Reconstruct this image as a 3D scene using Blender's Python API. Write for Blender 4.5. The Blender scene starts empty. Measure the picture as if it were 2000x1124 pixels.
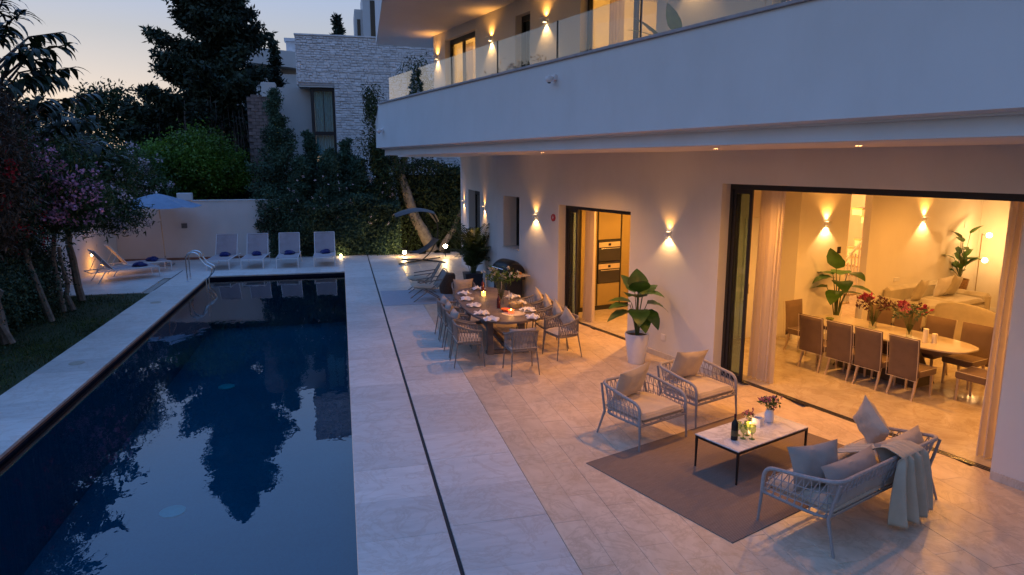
import bpy, math, random
import numpy as np
from mathutils import Vector, Matrix, Euler
random.seed(7)
scene = bpy.context.scene
C = scene.collection
R = math.radians
PI = math.pi

# ------------------------------------------------------------------ camera
cam_d = bpy.data.cameras.new('camera')
cam = bpy.data.objects.new('camera', cam_d)
C.objects.link(cam)
scene.camera = cam
cam_d.sensor_width = 36.0
cam_d.lens = 24.0
cam_d.clip_start = 0.05
cam_d.clip_end = 3000
cam.location = (0, 0, 3.6)
cam.rotation_euler = (R(90 - 10.33), 0, R(-13.93))

# ------------------------------------------------------------------ world: clear sky a few minutes after sunset
world = bpy.data.worlds.new('World')
scene.world = world
world.use_nodes = True
wn, wl = world.node_tree.nodes, world.node_tree.links
wn.clear()
w_out = wn.new('ShaderNodeOutputWorld')
w_bg = wn.new('ShaderNodeBackground')
sky = wn.new('ShaderNodeTexSky')
sky.sky_type = 'NISHITA'
sky.sun_disc = False
sky.sun_rotation = R(-20)
sky.altitude = 50
sky.air_density = 1.0
sky.dust_density = 0.6
sky.ozone_density = 4.0
sky.sun_elevation = R(2.0)
# afterglow: luminous dome, pale and warm along the horizon, deepening to blue overhead
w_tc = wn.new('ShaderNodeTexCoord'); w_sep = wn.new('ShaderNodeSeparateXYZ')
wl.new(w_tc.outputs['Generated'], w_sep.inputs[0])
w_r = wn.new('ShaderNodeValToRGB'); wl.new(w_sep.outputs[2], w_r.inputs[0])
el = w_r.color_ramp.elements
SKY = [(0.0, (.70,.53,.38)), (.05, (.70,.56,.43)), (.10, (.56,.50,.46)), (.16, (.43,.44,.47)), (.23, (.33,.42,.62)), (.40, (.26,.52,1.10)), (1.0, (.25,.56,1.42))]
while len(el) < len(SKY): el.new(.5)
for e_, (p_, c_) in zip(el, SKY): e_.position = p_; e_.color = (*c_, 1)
# Nishita scattering adds the brighter quarter where the sun went down
w_hs = wn.new('ShaderNodeHueSaturation'); w_hs.inputs['Saturation'].default_value = .8; w_hs.inputs['Value'].default_value = .036
wl.new(sky.outputs[0], w_hs.inputs['Color'])
w_tint = wn.new('ShaderNodeMix'); w_tint.data_type = 'RGBA'; w_tint.blend_type = 'ADD'
w_tint.inputs[0].default_value = 1.0
# dimmer and bluer away from the sunset
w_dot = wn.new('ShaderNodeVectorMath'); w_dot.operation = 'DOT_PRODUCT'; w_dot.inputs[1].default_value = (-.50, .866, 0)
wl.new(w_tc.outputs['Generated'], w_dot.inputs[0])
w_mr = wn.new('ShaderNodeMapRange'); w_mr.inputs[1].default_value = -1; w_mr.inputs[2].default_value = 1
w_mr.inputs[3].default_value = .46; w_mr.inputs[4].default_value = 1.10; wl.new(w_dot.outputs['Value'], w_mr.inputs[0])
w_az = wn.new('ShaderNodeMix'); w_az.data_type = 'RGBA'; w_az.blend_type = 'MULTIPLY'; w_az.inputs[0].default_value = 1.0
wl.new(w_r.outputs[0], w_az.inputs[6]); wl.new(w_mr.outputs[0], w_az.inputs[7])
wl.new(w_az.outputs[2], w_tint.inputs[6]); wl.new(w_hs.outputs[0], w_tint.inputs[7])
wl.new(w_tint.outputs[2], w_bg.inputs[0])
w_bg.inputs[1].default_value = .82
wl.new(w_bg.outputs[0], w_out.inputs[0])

# ------------------------------------------------------------------ render settings
scene.render.engine = 'CYCLES'
scene.view_settings.view_transform = 'Standard'
scene.view_settings.look = 'None'
scene.view_settings.exposure = 0.35
scene.view_settings.gamma = 1.0
scene.view_settings.use_curve_mapping = False
scene.cycles.use_denoising = True
scene.cycles.max_bounces = 7
scene.cycles.diffuse_bounces = 4
scene.cycles.glossy_bounces = 4
scene.cycles.transmission_bounces = 5
scene.cycles.transparent_max_bounces = 10
scene.cycles.caustics_reflective = False
scene.cycles.caustics_refractive = False
scene.cycles.sample_clamp_indirect = 4.0
scene.cycles.light_sampling_threshold = 0.02

# ------------------------------------------------------------------ mesh builder
class MB:
    def __init__(s): s.v = []; s.f = []
    def add(s, vs, fs):
        o = len(s.v); s.v += [tuple(p) for p in vs]; s.f += [tuple(i + o for i in f) for f in fs]; return s
    def box(s, x0, x1, y0, y1, z0, z1):
        return s.add([(x0,y0,z0),(x1,y0,z0),(x1,y1,z0),(x0,y1,z0),(x0,y0,z1),(x1,y0,z1),(x1,y1,z1),(x0,y1,z1)],
                     [(3,2,1,0),(4,5,6,7),(0,1,5,4),(1,2,6,5),(2,3,7,6),(3,0,4,7)])
    def cbox(s, x0, x1, y0, y1, z0, z1, b=0.005):
        vs = []; idx = {}
        X = (x0, x1); Y = (y0, y1); Z = (z0, z1)
        for i in (0,1):
            for j in (0,1):
                for k in (0,1):
                    sx, sy, sz = (1-2*i), (1-2*j), (1-2*k)
                    idx[i,j,k,0] = len(vs); vs.append((X[i], Y[j]+sy*b, Z[k]+sz*b))
                    idx[i,j,k,1] = len(vs); vs.append((X[i]+sx*b, Y[j], Z[k]+sz*b))
                    idx[i,j,k,2] = len(vs); vs.append((X[i]+sx*b, Y[j]+sy*b, Z[k]))
        fs = []
        for i in (0,1):
            q = [idx[i,0,0,0], idx[i,1,0,0], idx[i,1,1,0], idx[i,0,1,0]]; fs.append(q if i else q[::-1])
            q = [idx[0,i,0,1], idx[0,i,1,1], idx[1,i,1,1], idx[1,i,0,1]]; fs.append(q if i else q[::-1])
            q = [idx[0,0,i,2], idx[1,0,i,2], idx[1,1,i,2], idx[0,1,i,2]]; fs.append(q if i else q[::-1])
        for a in (0,1):
            for c in (0,1):
                q = [idx[a,c,0,0], idx[a,c,0,1], idx[a,c,1,1], idx[a,c,1,0]]; fs.append(q if a != c else q[::-1])
                q = [idx[a,0,c,0], idx[a,1,c,0], idx[a,1,c,2], idx[a,0,c,2]]; fs.append(q if a != c else q[::-1])
                q = [idx[0,a,c,1], idx[0,a,c,2], idx[1,a,c,2], idx[1,a,c,1]]; fs.append(q if a != c else q[::-1])
                for e in (0,1):
                    t = [idx[a,c,e,0], idx[a,c,e,1], idx[a,c,e,2]]
                    fs.append(t if (a+c+e) % 2 else t[::-1])
        return s.add(vs, fs)
    def cyl(s, p0, p1, r0, r1=None, n=10, cap=True):
        return s.tube([p0, p1], [r0, r0 if r1 is None else r1], n, cap)
    def tube(s, pts, r, n=8, cap=True, closed=False, flat=1.0):
        pts = [Vector(p) for p in pts]; m = len(pts)
        if not isinstance(r, (list, tuple)): r = [r]*m
        o = len(s.v); up = None
        for i, p in enumerate(pts):
            a = pts[(i-1) % m] if (closed or i > 0) else p
            b = pts[(i+1) % m] if (closed or i < m-1) else p
            t = (b - a)
            t = t.normalized() if t.length > 1e-9 else Vector((0,0,1))
            if up is None: up = t.orthogonal().normalized() if abs(t.z) > .95 else Vector((0,0,1))
            x = up.cross(t)
            if x.length < 1e-4: x = t.orthogonal()
            x.normalize(); y = t.cross(x).normalized()
            up = y
            for k in range(n):
                a2 = 2*PI*k/n
                s.v.append(tuple(p + x*(r[i]*math.cos(a2)) + y*(r[i]*flat*math.sin(a2))))
        for i in range(m if closed else m-1):
            j = (i+1) % m
            for k in range(n):
                l = (k+1) % n
                s.f.append((o+i*n+k, o+i*n+l, o+j*n+l, o+j*n+k))
        if cap and not closed:
            s.f.append(tuple(o+k for k in range(n))[::-1]); s.f.append(tuple(o+(m-1)*n+k for k in range(n)))
        return s
    def lathe(s, prof, n=20, c=(0,0,0)):
        o = len(s.v)
        for r, z in prof:
            for k in range(n):
                a = 2*PI*k/n; s.v.append((c[0]+r*math.cos(a), c[1]+r*math.sin(a), c[2]+z))
        for i in range(len(prof)-1):
            for k in range(n):
                l = (k+1) % n; s.f.append((o+i*n+k, o+i*n+l, o+(i+1)*n+l, o+(i+1)*n+k))
        if prof[0][0] > 1e-5: s.f.append(tuple(o+k for k in range(n))[::-1])
        if prof[-1][0] > 1e-5: s.f.append(tuple(o+(len(prof)-1)*n+k for k in range(n)))
        return s
    def prism(s, poly, z0, z1):
        n = len(poly); o = len(s.v)
        s.v += [(x,y,z0) for x,y in poly] + [(x,y,z1) for x,y in poly]
        s.f.append(tuple(o+i for i in range(n))[::-1]); s.f.append(tuple(o+n+i for i in range(n)))
        for i in range(n):
            j = (i+1) % n; s.f.append((o+i, o+j, o+n+j, o+n+i))
        return s
    def grid(s, fn, nu, nv, closed_u=False):
        o = len(s.v)
        for i in range(nu+1 - (1 if closed_u else 0)):
            for j in range(nv+1): s.v.append(tuple(fn(i/nu, j/nv)))
        m = nu if closed_u else nu+1
        for i in range(nu):
            for j in range(nv):
                a = o+i*(nv+1)+j; b = o+((i+1) % m)*(nv+1)+j
                s.f.append((a, b, b+1, a+1))
        return s
    def pillow(s, w, h, t, M=Matrix(), n=10, e=0.45, puff=0.06):
        def sh(sgn):
            def f(u, v):
                x = 2*u-1; y = 2*v-1
                k = (max(0,(1-abs(x)**2.6))*max(0,(1-abs(y)**2.6)))**e
                c = 1 - puff*(1-abs(x*y)**0.8)*1.0
                wr = 0.012*math.sin(9*x+4*y*sgn)*math.sin(7*y+1)*k
                return M @ Vector((x*w/2*(c+puff*abs(y)**3), y*h/2*(c+puff*abs(x)**3), sgn*(t/2)*k + wr))
            return f
        s.grid(sh(1), n, n); s.grid(lambda u, v: sh(-1)(1-u, v), n, n)
        return s
    def xf(s, M): s.v = [tuple(M @ Vector(p)) for p in s.v]; return s
    def mesh(s, name, smooth=False):
        me = bpy.data.meshes.new(name); me.from_pydata(s.v, [], s.f)
        if smooth: me.polygons.foreach_set('use_smooth', [True]*len(me.polygons))
        me.update(); return me

def linkob(name, me, m=None, parent=None, loc=(0,0,0), rz=0.0):
    if m is not None and me is not None and not me.materials: me.materials.append(m)
    o = bpy.data.objects.new(name, me); C.objects.link(o)
    o.location = loc; o.rotation_euler = (0,0,rz)
    if parent is not None: o.parent = parent
    return o
def build(name, mb, m, parent=None, smooth=False, loc=(0,0,0), rz=0.0, kind=None):
    o = linkob(name, mb.mesh(name, smooth), m, parent, loc, rz)
    if smooth == 'auto' or smooth is True:
        try: o.data.set_sharp_from_angle(angle=R(40))
        except Exception: pass
    if kind: o['kind'] = kind
    return o
def thing(name, label, cat, loc=(0,0,0), rz=0.0, group=None):
    o = bpy.data.objects.new(name, None); C.objects.link(o)
    o.empty_display_size = .1; o.location = loc; o.rotation_euler = (0,0,rz)
    o['label'] = label; o['category'] = cat
    if group: o['group'] = group
    return o
def tag(o, label, cat, group=None):
    o['label'] = label; o['category'] = cat
    if group: o['group'] = group
    return o
def dup(root, loc, rz, label, group=None):
    def cp(o, par):
        c = o.copy(); C.objects.link(c)
        if par is not None: c.parent = par
        for ch in list(kids.get(o.name, [])): cp(ch, c)
        return c
    kids = {}
    def coll(o):
        kids[o.name] = list(o.children)
        for ch in o.children: coll(ch)
    coll(root)
    r = cp(root, None); r.location = loc; r.rotation_euler = (0,0,rz); r['label'] = label
    if group: r['group'] = group
    return r

# house frame: x = along the facade (away from the camera), y = outward to the terrace
W0 = Vector((6.40, 9.73, 0.0)); HA = R(104.65)
HM = Matrix.Translation(W0) @ Matrix.Rotation(HA, 4, 'Z')
def hp(u, o, z=0.0): return HM @ Vector((u, o, z))
HMI = HM.inverted()
def lh(x, y, z=0.0): return HMI @ Vector((x, y, z))

def look(o, d):
    o.rotation_euler = Vector(d).to_track_quat('-Z', 'Y').to_euler()
WARM = (1.0, 0.41, 0.07)
WARMW = (1.0, 0.52, 0.17)
LPW = 1.9
def spot(loc, d, watt, size=80, blend=.5, col=WARM, rad=.015, parent=None):
    l = bpy.data.lights.new('lamp_light', 'SPOT'); l.energy = watt*LPW; l.color = col
    l.spot_size = R(size); l.spot_blend = blend; l.shadow_soft_size = rad
    o = bpy.data.objects.new('lamp_light', l); C.objects.link(o); o.location = loc; look(o, d)
    if parent is not None:
        o.parent = parent; o.matrix_parent_inverse = parent_inv(parent)
    return o
def point(loc, watt, col=WARM, rad=.04, parent=None):
    l = bpy.data.lights.new('lamp_light', 'POINT'); l.energy = watt*LPW; l.color = col; l.shadow_soft_size = rad
    o = bpy.data.objects.new('lamp_light', l); C.objects.link(o); o.location = loc
    if parent is not None:
        o.parent = parent; o.matrix_parent_inverse = parent_inv(parent)
    return o
def parent_inv(p):
    return (Matrix.Translation(p.location) @ p.rotation_euler.to_matrix().to_4x4()).inverted()

# ------------------------------------------------------------------ materials
def newmat(name):
    m = bpy.data.materials.new(name); m.use_nodes = True
    nt = m.node_tree; b = nt.nodes['Principled BSDF']
    return m, nt, b
def coords(nt, kind='Object', scale=(1,1,1)):
    tc = nt.nodes.new('ShaderNodeTexCoord'); mp = nt.nodes.new('ShaderNodeMapping')
    mp.inputs['Scale'].default_value = scale
    if kind == 'World':
        g = nt.nodes.new('ShaderNodeNewGeometry'); nt.links.new(g.outputs['Position'], mp.inputs[0])
    else: nt.links.new(tc.outputs[kind], mp.inputs[0])
    return mp.outputs[0]
def noise(nt, vec, scale, detail=4, rough=.55, dist=0.0):
    n = nt.nodes.new('ShaderNodeTexNoise'); n.inputs['Scale'].default_value = scale
    n.inputs['Detail'].default_value = detail; n.inputs['Roughness'].default_value = rough
    n.inputs['Distortion'].default_value = dist
    nt.links.new(vec, n.inputs['Vector']); return n.outputs[0]
def ramp(nt, fac, stops):
    r = nt.nodes.new('ShaderNodeValToRGB'); el = r.color_ramp.elements
    while len(el) < len(stops): el.new(.5)
    for e, (p, c) in zip(el, stops): e.position = p; e.color = (c[0], c[1], c[2], 1)
    nt.links.new(fac, r.inputs[0]); return r.outputs[0]
def mul(nt, a, b, f=1.0, mode='MULTIPLY'):
    m = nt.nodes.new('ShaderNodeMix'); m.data_type = 'RGBA'; m.blend_type = mode
    m.inputs[0].default_value = f
    for s, i in ((a, 6), (b, 7)):
        if isinstance(s, tuple): m.inputs[i].default_value = (s[0], s[1], s[2], 1)
        else: nt.links.new(s, m.inputs[i])
    return m.outputs[2]
def bump(nt, b, h, strength=.2, dist=.01):
    n = nt.nodes.new('ShaderNodeBump'); n.inputs['Strength'].default_value = strength
    n.inputs['Distance'].default_value = dist
    nt.links.new(h, n.inputs['Height']); nt.links.new(n.outputs[0], b.inputs['Normal'])
def objrand(nt, lo, hi):
    oi = nt.nodes.new('ShaderNodeObjectInfo')
    return ramp(nt, oi.outputs['Random'], [(0, lo), (1, hi)])
def islerand(nt, lo, hi, mid=None):
    g = nt.nodes.new('ShaderNodeNewGeometry')
    st = [(0, lo), (1, hi)] if mid is None else [(0, lo), (.5, mid), (1, hi)]
    return ramp(nt, g.outputs['Random Per Island'], st)

def simple(name, col, rough=.6, metal=0.0, var=.12, nscale=8.0, bmp=0.0, bscale=60, spec=.5, kind='Object', sheen=0):
    m, nt, b = newmat(name)
    v = coords(nt, kind)
    if var > 0:
        lo = tuple(c*(1-var) for c in col); hi = tuple(min(1, c*(1+var)) for c in col)
        nt.links.new(ramp(nt, noise(nt, v, nscale), [(.3, lo), (.7, hi)]), b.inputs['Base Color'])
    else: b.inputs['Base Color'].default_value = (*col, 1)
    b.inputs['Roughness'].default_value = rough; b.inputs['Metallic'].default_value = metal
    b.inputs['Specular IOR Level'].default_value = spec
    if sheen: b.inputs['Sheen Weight'].default_value = sheen
    if bmp > 0: bump(nt, b, noise(nt, v, bscale, 3), bmp, .01)
    return m
def emis(name, col, s):
    m, nt, b = newmat(name); b.inputs['Base Color'].default_value = (*col, 1)
    b.inputs['Emission Color'].default_value = (*col, 1); b.inputs['Emission Strength'].default_value = s
    return m
def fabric(name, col, scale=260, var=.1, rough=.9):
    m, nt, b = newmat(name); v = coords(nt)
    w = nt.nodes.new('ShaderNodeTexWave'); w.inputs['Scale'].default_value = scale; w.inputs['Distortion'].default_value = 1.5
    nt.links.new(v, w.inputs['Vector'])
    base = ramp(nt, noise(nt, v, 5, 5), [(.3, tuple(c*(1-var) for c in col)), (.7, tuple(c*(1+var) for c in col))])
    nt.links.new(base, b.inputs['Base Color']); b.inputs['Roughness'].default_value = rough
    b.inputs['Specular IOR Level'].default_value = .2; b.inputs['Sheen Weight'].default_value = .15
    bump(nt, b, noise(nt, v, scale, 2), .35, .004)
    return m
def glassmat(name, tint=(.93,.97,.96), refl=1.0, ior=1.5, rough=0.0):
    m, nt, b = newmat(name); nt.nodes.remove(b)
    out = nt.nodes['Material Output']
    tr = nt.nodes.new('ShaderNodeBsdfTransparent'); tr.inputs[0].default_value = (*tint, 1)
    gl = nt.nodes.new('ShaderNodeBsdfGlossy'); gl.inputs['Roughness'].default_value = rough
    fr = nt.nodes.new('ShaderNodeFresnel'); fr.inputs[0].default_value = ior
    ml = nt.nodes.new('ShaderNodeMath'); ml.operation = 'MULTIPLY'; ml.inputs[1].default_value = refl; ml.use_clamp = True
    mx = nt.nodes.new('ShaderNodeMixShader')
    ge = nt.nodes.new('ShaderNodeNewGeometry'); iv = nt.nodes.new('ShaderNodeMath'); iv.operation = 'SUBTRACT'; iv.inputs[0].default_value = 1.0
    nt.links.new(ge.outputs['Backfacing'], iv.inputs[1]); m2 = nt.nodes.new('ShaderNodeMath'); m2.operation = 'MULTIPLY'
    nt.links.new(fr.outputs[0], ml.inputs[0]); nt.links.new(ml.outputs[0], m2.inputs[0]); nt.links.new(iv.outputs[0], m2.inputs[1]); nt.links.new(m2.outputs[0], mx.inputs[0])
    nt.links.new(tr.outputs[0], mx.inputs[1]); nt.links.new(gl.outputs[0], mx.inputs[2])
    nt.links.new(mx.outputs[0], out.inputs[0]); return m
def leafmat(name, dark, light, rough=.5, trans=.25, mid=None):
    m, nt, b = newmat(name)
    c = islerand(nt, dark, light, mid)
    v = coords(nt); c = mul(nt, c, ramp(nt, noise(nt, v, .9, 3), [(.35, (.45,.45,.45)), (.65, (1.3,1.3,1.3))]))
    nt.links.new(c, b.inputs['Base Color']); b.inputs['Roughness'].default_value = rough
    b.inputs['Specular IOR Level'].default_value = .3
    if trans > 0:
        t = nt.nodes.new('ShaderNodeBsdfTranslucent'); nt.links.new(c, t.inputs[0])
        mx = nt.nodes.new('ShaderNodeMixShader'); mx.inputs[0].default_value = trans
        nt.links.new(b.outputs[0], mx.inputs[1]); nt.links.new(t.outputs[0], mx.inputs[2])
        nt.links.new(mx.outputs[0], nt.nodes['Material Output'].inputs[0])
    return m

def plaster(name, col=(.70,.69,.67)):
    m, nt, b = newmat(name); v = coords(nt, 'World')
    c = ramp(nt, noise(nt, v, .7, 6, .6), [(.3, tuple(x*.95 for x in col)), (.7, tuple(min(1,x*1.02) for x in col))])
    st = coords(nt, 'World', (1.1, 1.1, .5))
    c = mul(nt, c, ramp(nt, noise(nt, st, 1.6, 5, .6), [(.28, (.955,.95,.94)), (.55, (1,1,1))]))
    nt.links.new(c, b.inputs['Base Color']); b.inputs['Roughness'].default_value = .85
    b.inputs['Specular IOR Level'].default_value = .25
    bump(nt, b, noise(nt, v, 130, 3), .25, .004); return m
def stone(name, lo, hi, vein, rough=.45, sc=(1,5,1), coat=0, spread=.12, vscale=2.2):
    m, nt, b = newmat(name); v = coords(nt, 'World', sc)
    c = ramp(nt, noise(nt, v, vscale, 7, .62, .6), [(.3, lo), (.62, hi)])
    v2 = coords(nt, 'World')
    vv = ramp(nt, noise(nt, v2, 1.7, 8, .7, 1.2), [(.46, (0,0,0)), (.5, (1,1,1)), (.54, (0,0,0))])
    mm = nt.nodes.new('ShaderNodeMix'); mm.data_type = 'RGBA'
    sep = nt.nodes.new('ShaderNodeMath'); sep.operation = 'MULTIPLY'; sep.inputs[1].default_value = .45
    nt.links.new(vv, sep.inputs[0]); nt.links.new(sep.outputs[0], mm.inputs[0])
    nt.links.new(c, mm.inputs[6]); mm.inputs[7].default_value = (*vein, 1)
    c = mul(nt, mm.outputs[2], objrand(nt, (1-spread,)*3, (1+spread*.6, 1+spread*.5, 1+spread*.4)))
    c = mul(nt, c, ramp(nt, noise(nt, v2, .35, 5, .6), [(.3, (.86,.85,.84)), (.6, (1,1,1))]))
    nt.links.new(c, b.inputs['Base Color'])
    rr = nt.nodes.new('ShaderNodeMapRange'); rr.inputs[3].default_value = rough-.08; rr.inputs[4].default_value = rough+.15
    nt.links.new(noise(nt, v2, 6, 4), rr.inputs[0]); nt.links.new(rr.outputs[0], b.inputs['Roughness'])
    bump(nt, b, noise(nt, v2, 45, 4), .12, .004); return m

M = {}
M['plaster'] = plaster('white_plaster')
M['plaster_in'] = plaster('interior_plaster', (.80,.76,.68))
M['deck'] = stone('pool_travertine', (.58,.545,.50), (.67,.635,.59), (.48,.39,.31), .5, (1.0, 4.5, 1))
M['tile'] = stone('terrace_travertine', (.58,.45,.33), (.69,.56,.43), (.42,.30,.20), .36, (3.0, 1.6, 1), spread=.07)
M['infloor'] = stone('polished_marble', (.50,.42,.32), (.62,.54,.43), (.38,.29,.2), .09, (1.5,1.5,1), spread=0)
M['marble'] = stone('white_marble', (.70,.69,.68), (.80,.79,.78), (.30,.28,.27), .12, (1,1,1), spread=0, vscale=3)
M['grout'] = simple('grout', (.38,.32,.27), .9)
M['drain'] = simple('drain_slot_dark', (.012,.012,.014), .6, var=0)
M['frame'] = simple('anthracite_aluminium', (.016,.016,.018), .5, 0, var=0)
M['white_metal'] = simple('white_painted_metal', (.75,.75,.76), .35, var=.03)
M['steel'] = simple('stainless_steel', (.65,.65,.66), .15, 1.0, var=.03)
M['glass'] = glassmat('window_glass', (.80,.86,.88), 1.3)
M['bal_glass'] = glassmat('balustrade_glass', (.93,.97,.98), 2.4, 1.55)
M['clear'] = glassmat('clear_glassware', (.93,.95,.93), 1.2, 1.45)
M['greenglass'] = glassmat('green_glassware', (.62,.72,.50), 1.3, 1.45)
M['rope'] = simple('taupe_rope', (.27,.235,.205), .85, var=.15, nscale=40, bmp=.4, bscale=300)
M['rope_frame'] = simple('taupe_frame', (.20,.175,.155), .5, var=.06)
M['rope_grey'] = simple('grey_rope', (.36,.33,.32), .85, var=.15, nscale=40, bmp=.4, bscale=300)
M['grey_frame'] = simple('warm_grey_frame', (.27,.25,.245), .5, var=.06)
M['cushion'] = fabric('beige_cushion', (.52,.44,.35))
M['cushion_g'] = fabric('grey_beige_cushion', (.47,.39,.31))
M['pillow_b'] = fabric('mauve_grey_pillow', (.37,.315,.275))
M['throw'] = fabric('pale_grey_throw', (.47,.41,.31), 180)
M['sling'] = fabric('mauve_sling', (.36,.31,.32), 300)
M['towel'] = fabric('navy_towel', (.012,.018,.11), 150)
M['curtain'] = None
M['tabletop'] = simple('weathered_wood', (.15,.12,.105), .6, var=.25, nscale=6)
M['black'] = simple('black_metal', (.015,.015,.016), .35, .4, var=0)
M['blackmatte'] = simple('black_matte', (.02,.02,.022), .7, var=.1)
M['brown_fab'] = fabric('brown_upholstery', (.17,.115,.08), 300)
M['piping'] = simple('cream_piping', (.60,.52,.42), .8, var=0)
M['palewood'] = simple('pale_wood', (.50,.38,.26), .5, var=.12, nscale=10)
M['pot_white'] = simple('white_ceramic', (.72,.72,.74), .3, var=.03)
M['pot_dark'] = simple('dark_planter', (.025,.03,.045), .5, var=.1)
M['soil'] = simple('soil', (.03,.02,.014), .95, var=.3, nscale=40)
M['stem'] = simple('plant_stem', (.07,.10,.03), .6, var=.2)
M['bark'] = simple('bark', (.20,.165,.13), .9, var=.35, nscale=9, bmp=.8, bscale=25)
M['bark_d'] = simple('dark_bark', (.07,.05,.04), .9, var=.35, nscale=9, bmp=.8, bscale=25)
M['linen'] = fabric('white_linen', (.72,.69,.68), 220)
M['china'] = simple('white_china', (.72,.70,.67), .2, var=.02)
M['wine'] = simple('dark_red_bottle', (.07,.006,.01), .1, var=0, spec=.7)
M['candle_r'] = emis('red_candle_glow', (1.0,.12,.03), 1.2)
M['candle_y'] = emis('yellow_candle_glow', (1.0,.55,.12), 2.0)
M['wax'] = simple('white_wax', (.75,.70,.60), .5, var=.02)
M['flame'] = emis('flame', (1.0,.6,.2), 30)
M['bulb'] = emis('lit_bulb', (1.0,.66,.32), 22)
M['bulbhot'] = emis('lit_garden_bulb', (1.0,.72,.38), 90)
M['sofa'] = fabric('cream_upholstery', (.48,.43,.33), 200)
M['basket'] = simple('woven_basket', (.30,.18,.09), .85, var=.3, nscale=30, bmp=.8, bscale=80)
M['brass'] = simple('aged_brass', (.35,.24,.10), .3, 1.0, var=.05)
M['cabinet'] = simple('olive_lacquer_cabinet', (.30,.235,.095), .3, var=.05, nscale=2)
M['oven'] = simple('oven_black_glass', (.01,.01,.012), .06, var=0, spec=.8)
M['red'] = simple('red_sign', (.45,.02,.03), .4, var=0)
M['leaf_big'] = leafmat('large_green_leaf', (.020,.060,.014), (.06,.15,.03), .35, .2)
# ================================================================== GROUND, POOL, PAVING
def soil_mat():
    m, nt, b = newmat('garden_earth'); v = coords(nt, 'World')
    c = ramp(nt, noise(nt, v, 1.2, 7, .65), [(.3, (.022,.022,.010)), (.6, (.05,.048,.022))])
    nt.links.new(c, b.inputs['Base Color']); b.inputs['Roughness'].default_value = .95
    bump(nt, b, noise(nt, v, 22, 5), .8, .03); return m
M['earth'] = soil_mat()
PXL, PYF, PYN = -4.30, 23.46, -2.0          # pool left edge, far edge, near edge (right edge is x = 0)
g = MB()
XS = [-1500, -8.6, PXL-.35, .35, 12, 1500]; YS = [-1500, PYN-.35, PYF+.35, 28.3, 1500]
for i in range(5):
    for j in range(4):
        if i == 2 and j == 1: continue
        g.add([(XS[i],YS[j],-.06),(XS[i+1],YS[j],-.06),(XS[i+1],YS[j+1],-.06),(XS[i],YS[j+1],-.06)], [(0,1,2,3)])
build('ground', g, M['earth'], kind='structure')

def pool_tile_mat():
    m, nt, b = newmat('blue_mosaic'); v = coords(nt, 'World')
    br = nt.nodes.new('ShaderNodeTexBrick'); br.inputs['Scale'].default_value = 1.0
    br.offset = 0; br.inputs['Brick Width'].default_value = .03; br.inputs['Row Height'].default_value = .03
    br.inputs['Mortar Size'].default_value = .0016
    br.inputs['Color1'].default_value = (.016,.30,.37,1); br.inputs['Color2'].default_value = (.025,.36,.43,1)
    br.inputs['Mortar'].default_value = (.08,.30,.34,1)
    nt.links.new(v, br.inputs['Vector'])
    c = mul(nt, br.outputs[0], ramp(nt, noise(nt, v, .5, 4), [(.3, (.75,.8,.85)), (.7, (1.1,1.1,1.1))]))
    nt.links.new(c, b.inputs['Base Color']); b.inputs['Roughness'].default_value = .25; return m
M['mosaic'] = pool_tile_mat()
M['band'] = simple('dark_waterline_band', (.012,.018,.034), .8, var=.2, spec=.1)
M['terracotta'] = simple('coping_edge_brown', (.20,.105,.075), .7, var=.2)
pool = thing('swimming_pool', 'long blue mosaic swimming pool with still water beside the paving', 'swimming pool', (0,0,0))
b = MB(); D = -1.75
b.add([(PXL,PYN,D),(0,PYN,D),(0,PYF,D),(PXL,PYF,D)], [(0,1,2,3)])
b.add([(PXL,PYN,D),(PXL,PYF,D),(PXL,PYF,-.26),(PXL,PYN,-.26)], [(0,1,2,3)])
b.add([(0,PYN,D),(0,PYF,D),(0,PYF,-.26),(0,PYN,-.26)], [(3,2,1,0)])
b.add([(PXL,PYF,D),(0,PYF,D),(0,PYF,-.26),(PXL,PYF,-.26)], [(0,1,2,3)])
b.add([(PXL,PYN,D),(0,PYN,D),(0,PYN,-.26),(PXL,PYN,-.26)], [(3,2,1,0)])
build('basin', b, M['mosaic'], pool)
b = MB()
b.box(PXL-.3, PXL-.001, PYN-.3, PYF+.3, -.26, -.045); b.box(.001, .3, PYN-.3, PYF+.3, -.26, -.045)
b.box(PXL-.001, .001, PYF+.001, PYF+.3, -.26, -.045); b.box(PXL-.001, .001, PYN-.3, PYN-.001, -.26, -.045)
build('waterline_band', b, M['band'], pool)
def water_mat():
    m, nt, b = newmat('pool_water'); nt.nodes.remove(b); out = nt.nodes['Material Output']
    v = coords(nt, 'World', (1, .6, 1))
    n = nt.nodes.new('ShaderNodeBump'); n.inputs['Strength'].default_value = .12; n.inputs['Distance'].default_value = .04
    nt.links.new(noise(nt, v, 1.5, 4, .5), n.inputs['Height'])
    tr = nt.nodes.new('ShaderNodeBsdfTransparent'); tr.inputs[0].default_value = (.20,.58,.70,1)
    gl = nt.nodes.new('ShaderNodeBsdfGlossy'); gl.inputs['Roughness'].default_value = .01
    fr = nt.nodes.new('ShaderNodeFresnel'); fr.inputs[0].default_value = 1.7
    mx = nt.nodes.new('ShaderNodeMixShader')
    nt.links.new(n.outputs[0], gl.inputs['Normal']); nt.links.new(n.outputs[0], fr.inputs['Normal'])
    nt.links.new(fr.outputs[0], mx.inputs[0]); nt.links.new(tr.outputs[0], mx.inputs[1]); nt.links.new(gl.outputs[0], mx.inputs[2])
    nt.links.new(mx.outputs[0], out.inputs[0]); return m
b = MB(); b.add([(PXL,PYN,-.125),(0,PYN,-.125),(0,PYF,-.125),(PXL,PYF,-.125)], [(0,1,2,3)])
build('water', b, water_mat(), None, kind='structure')
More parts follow.
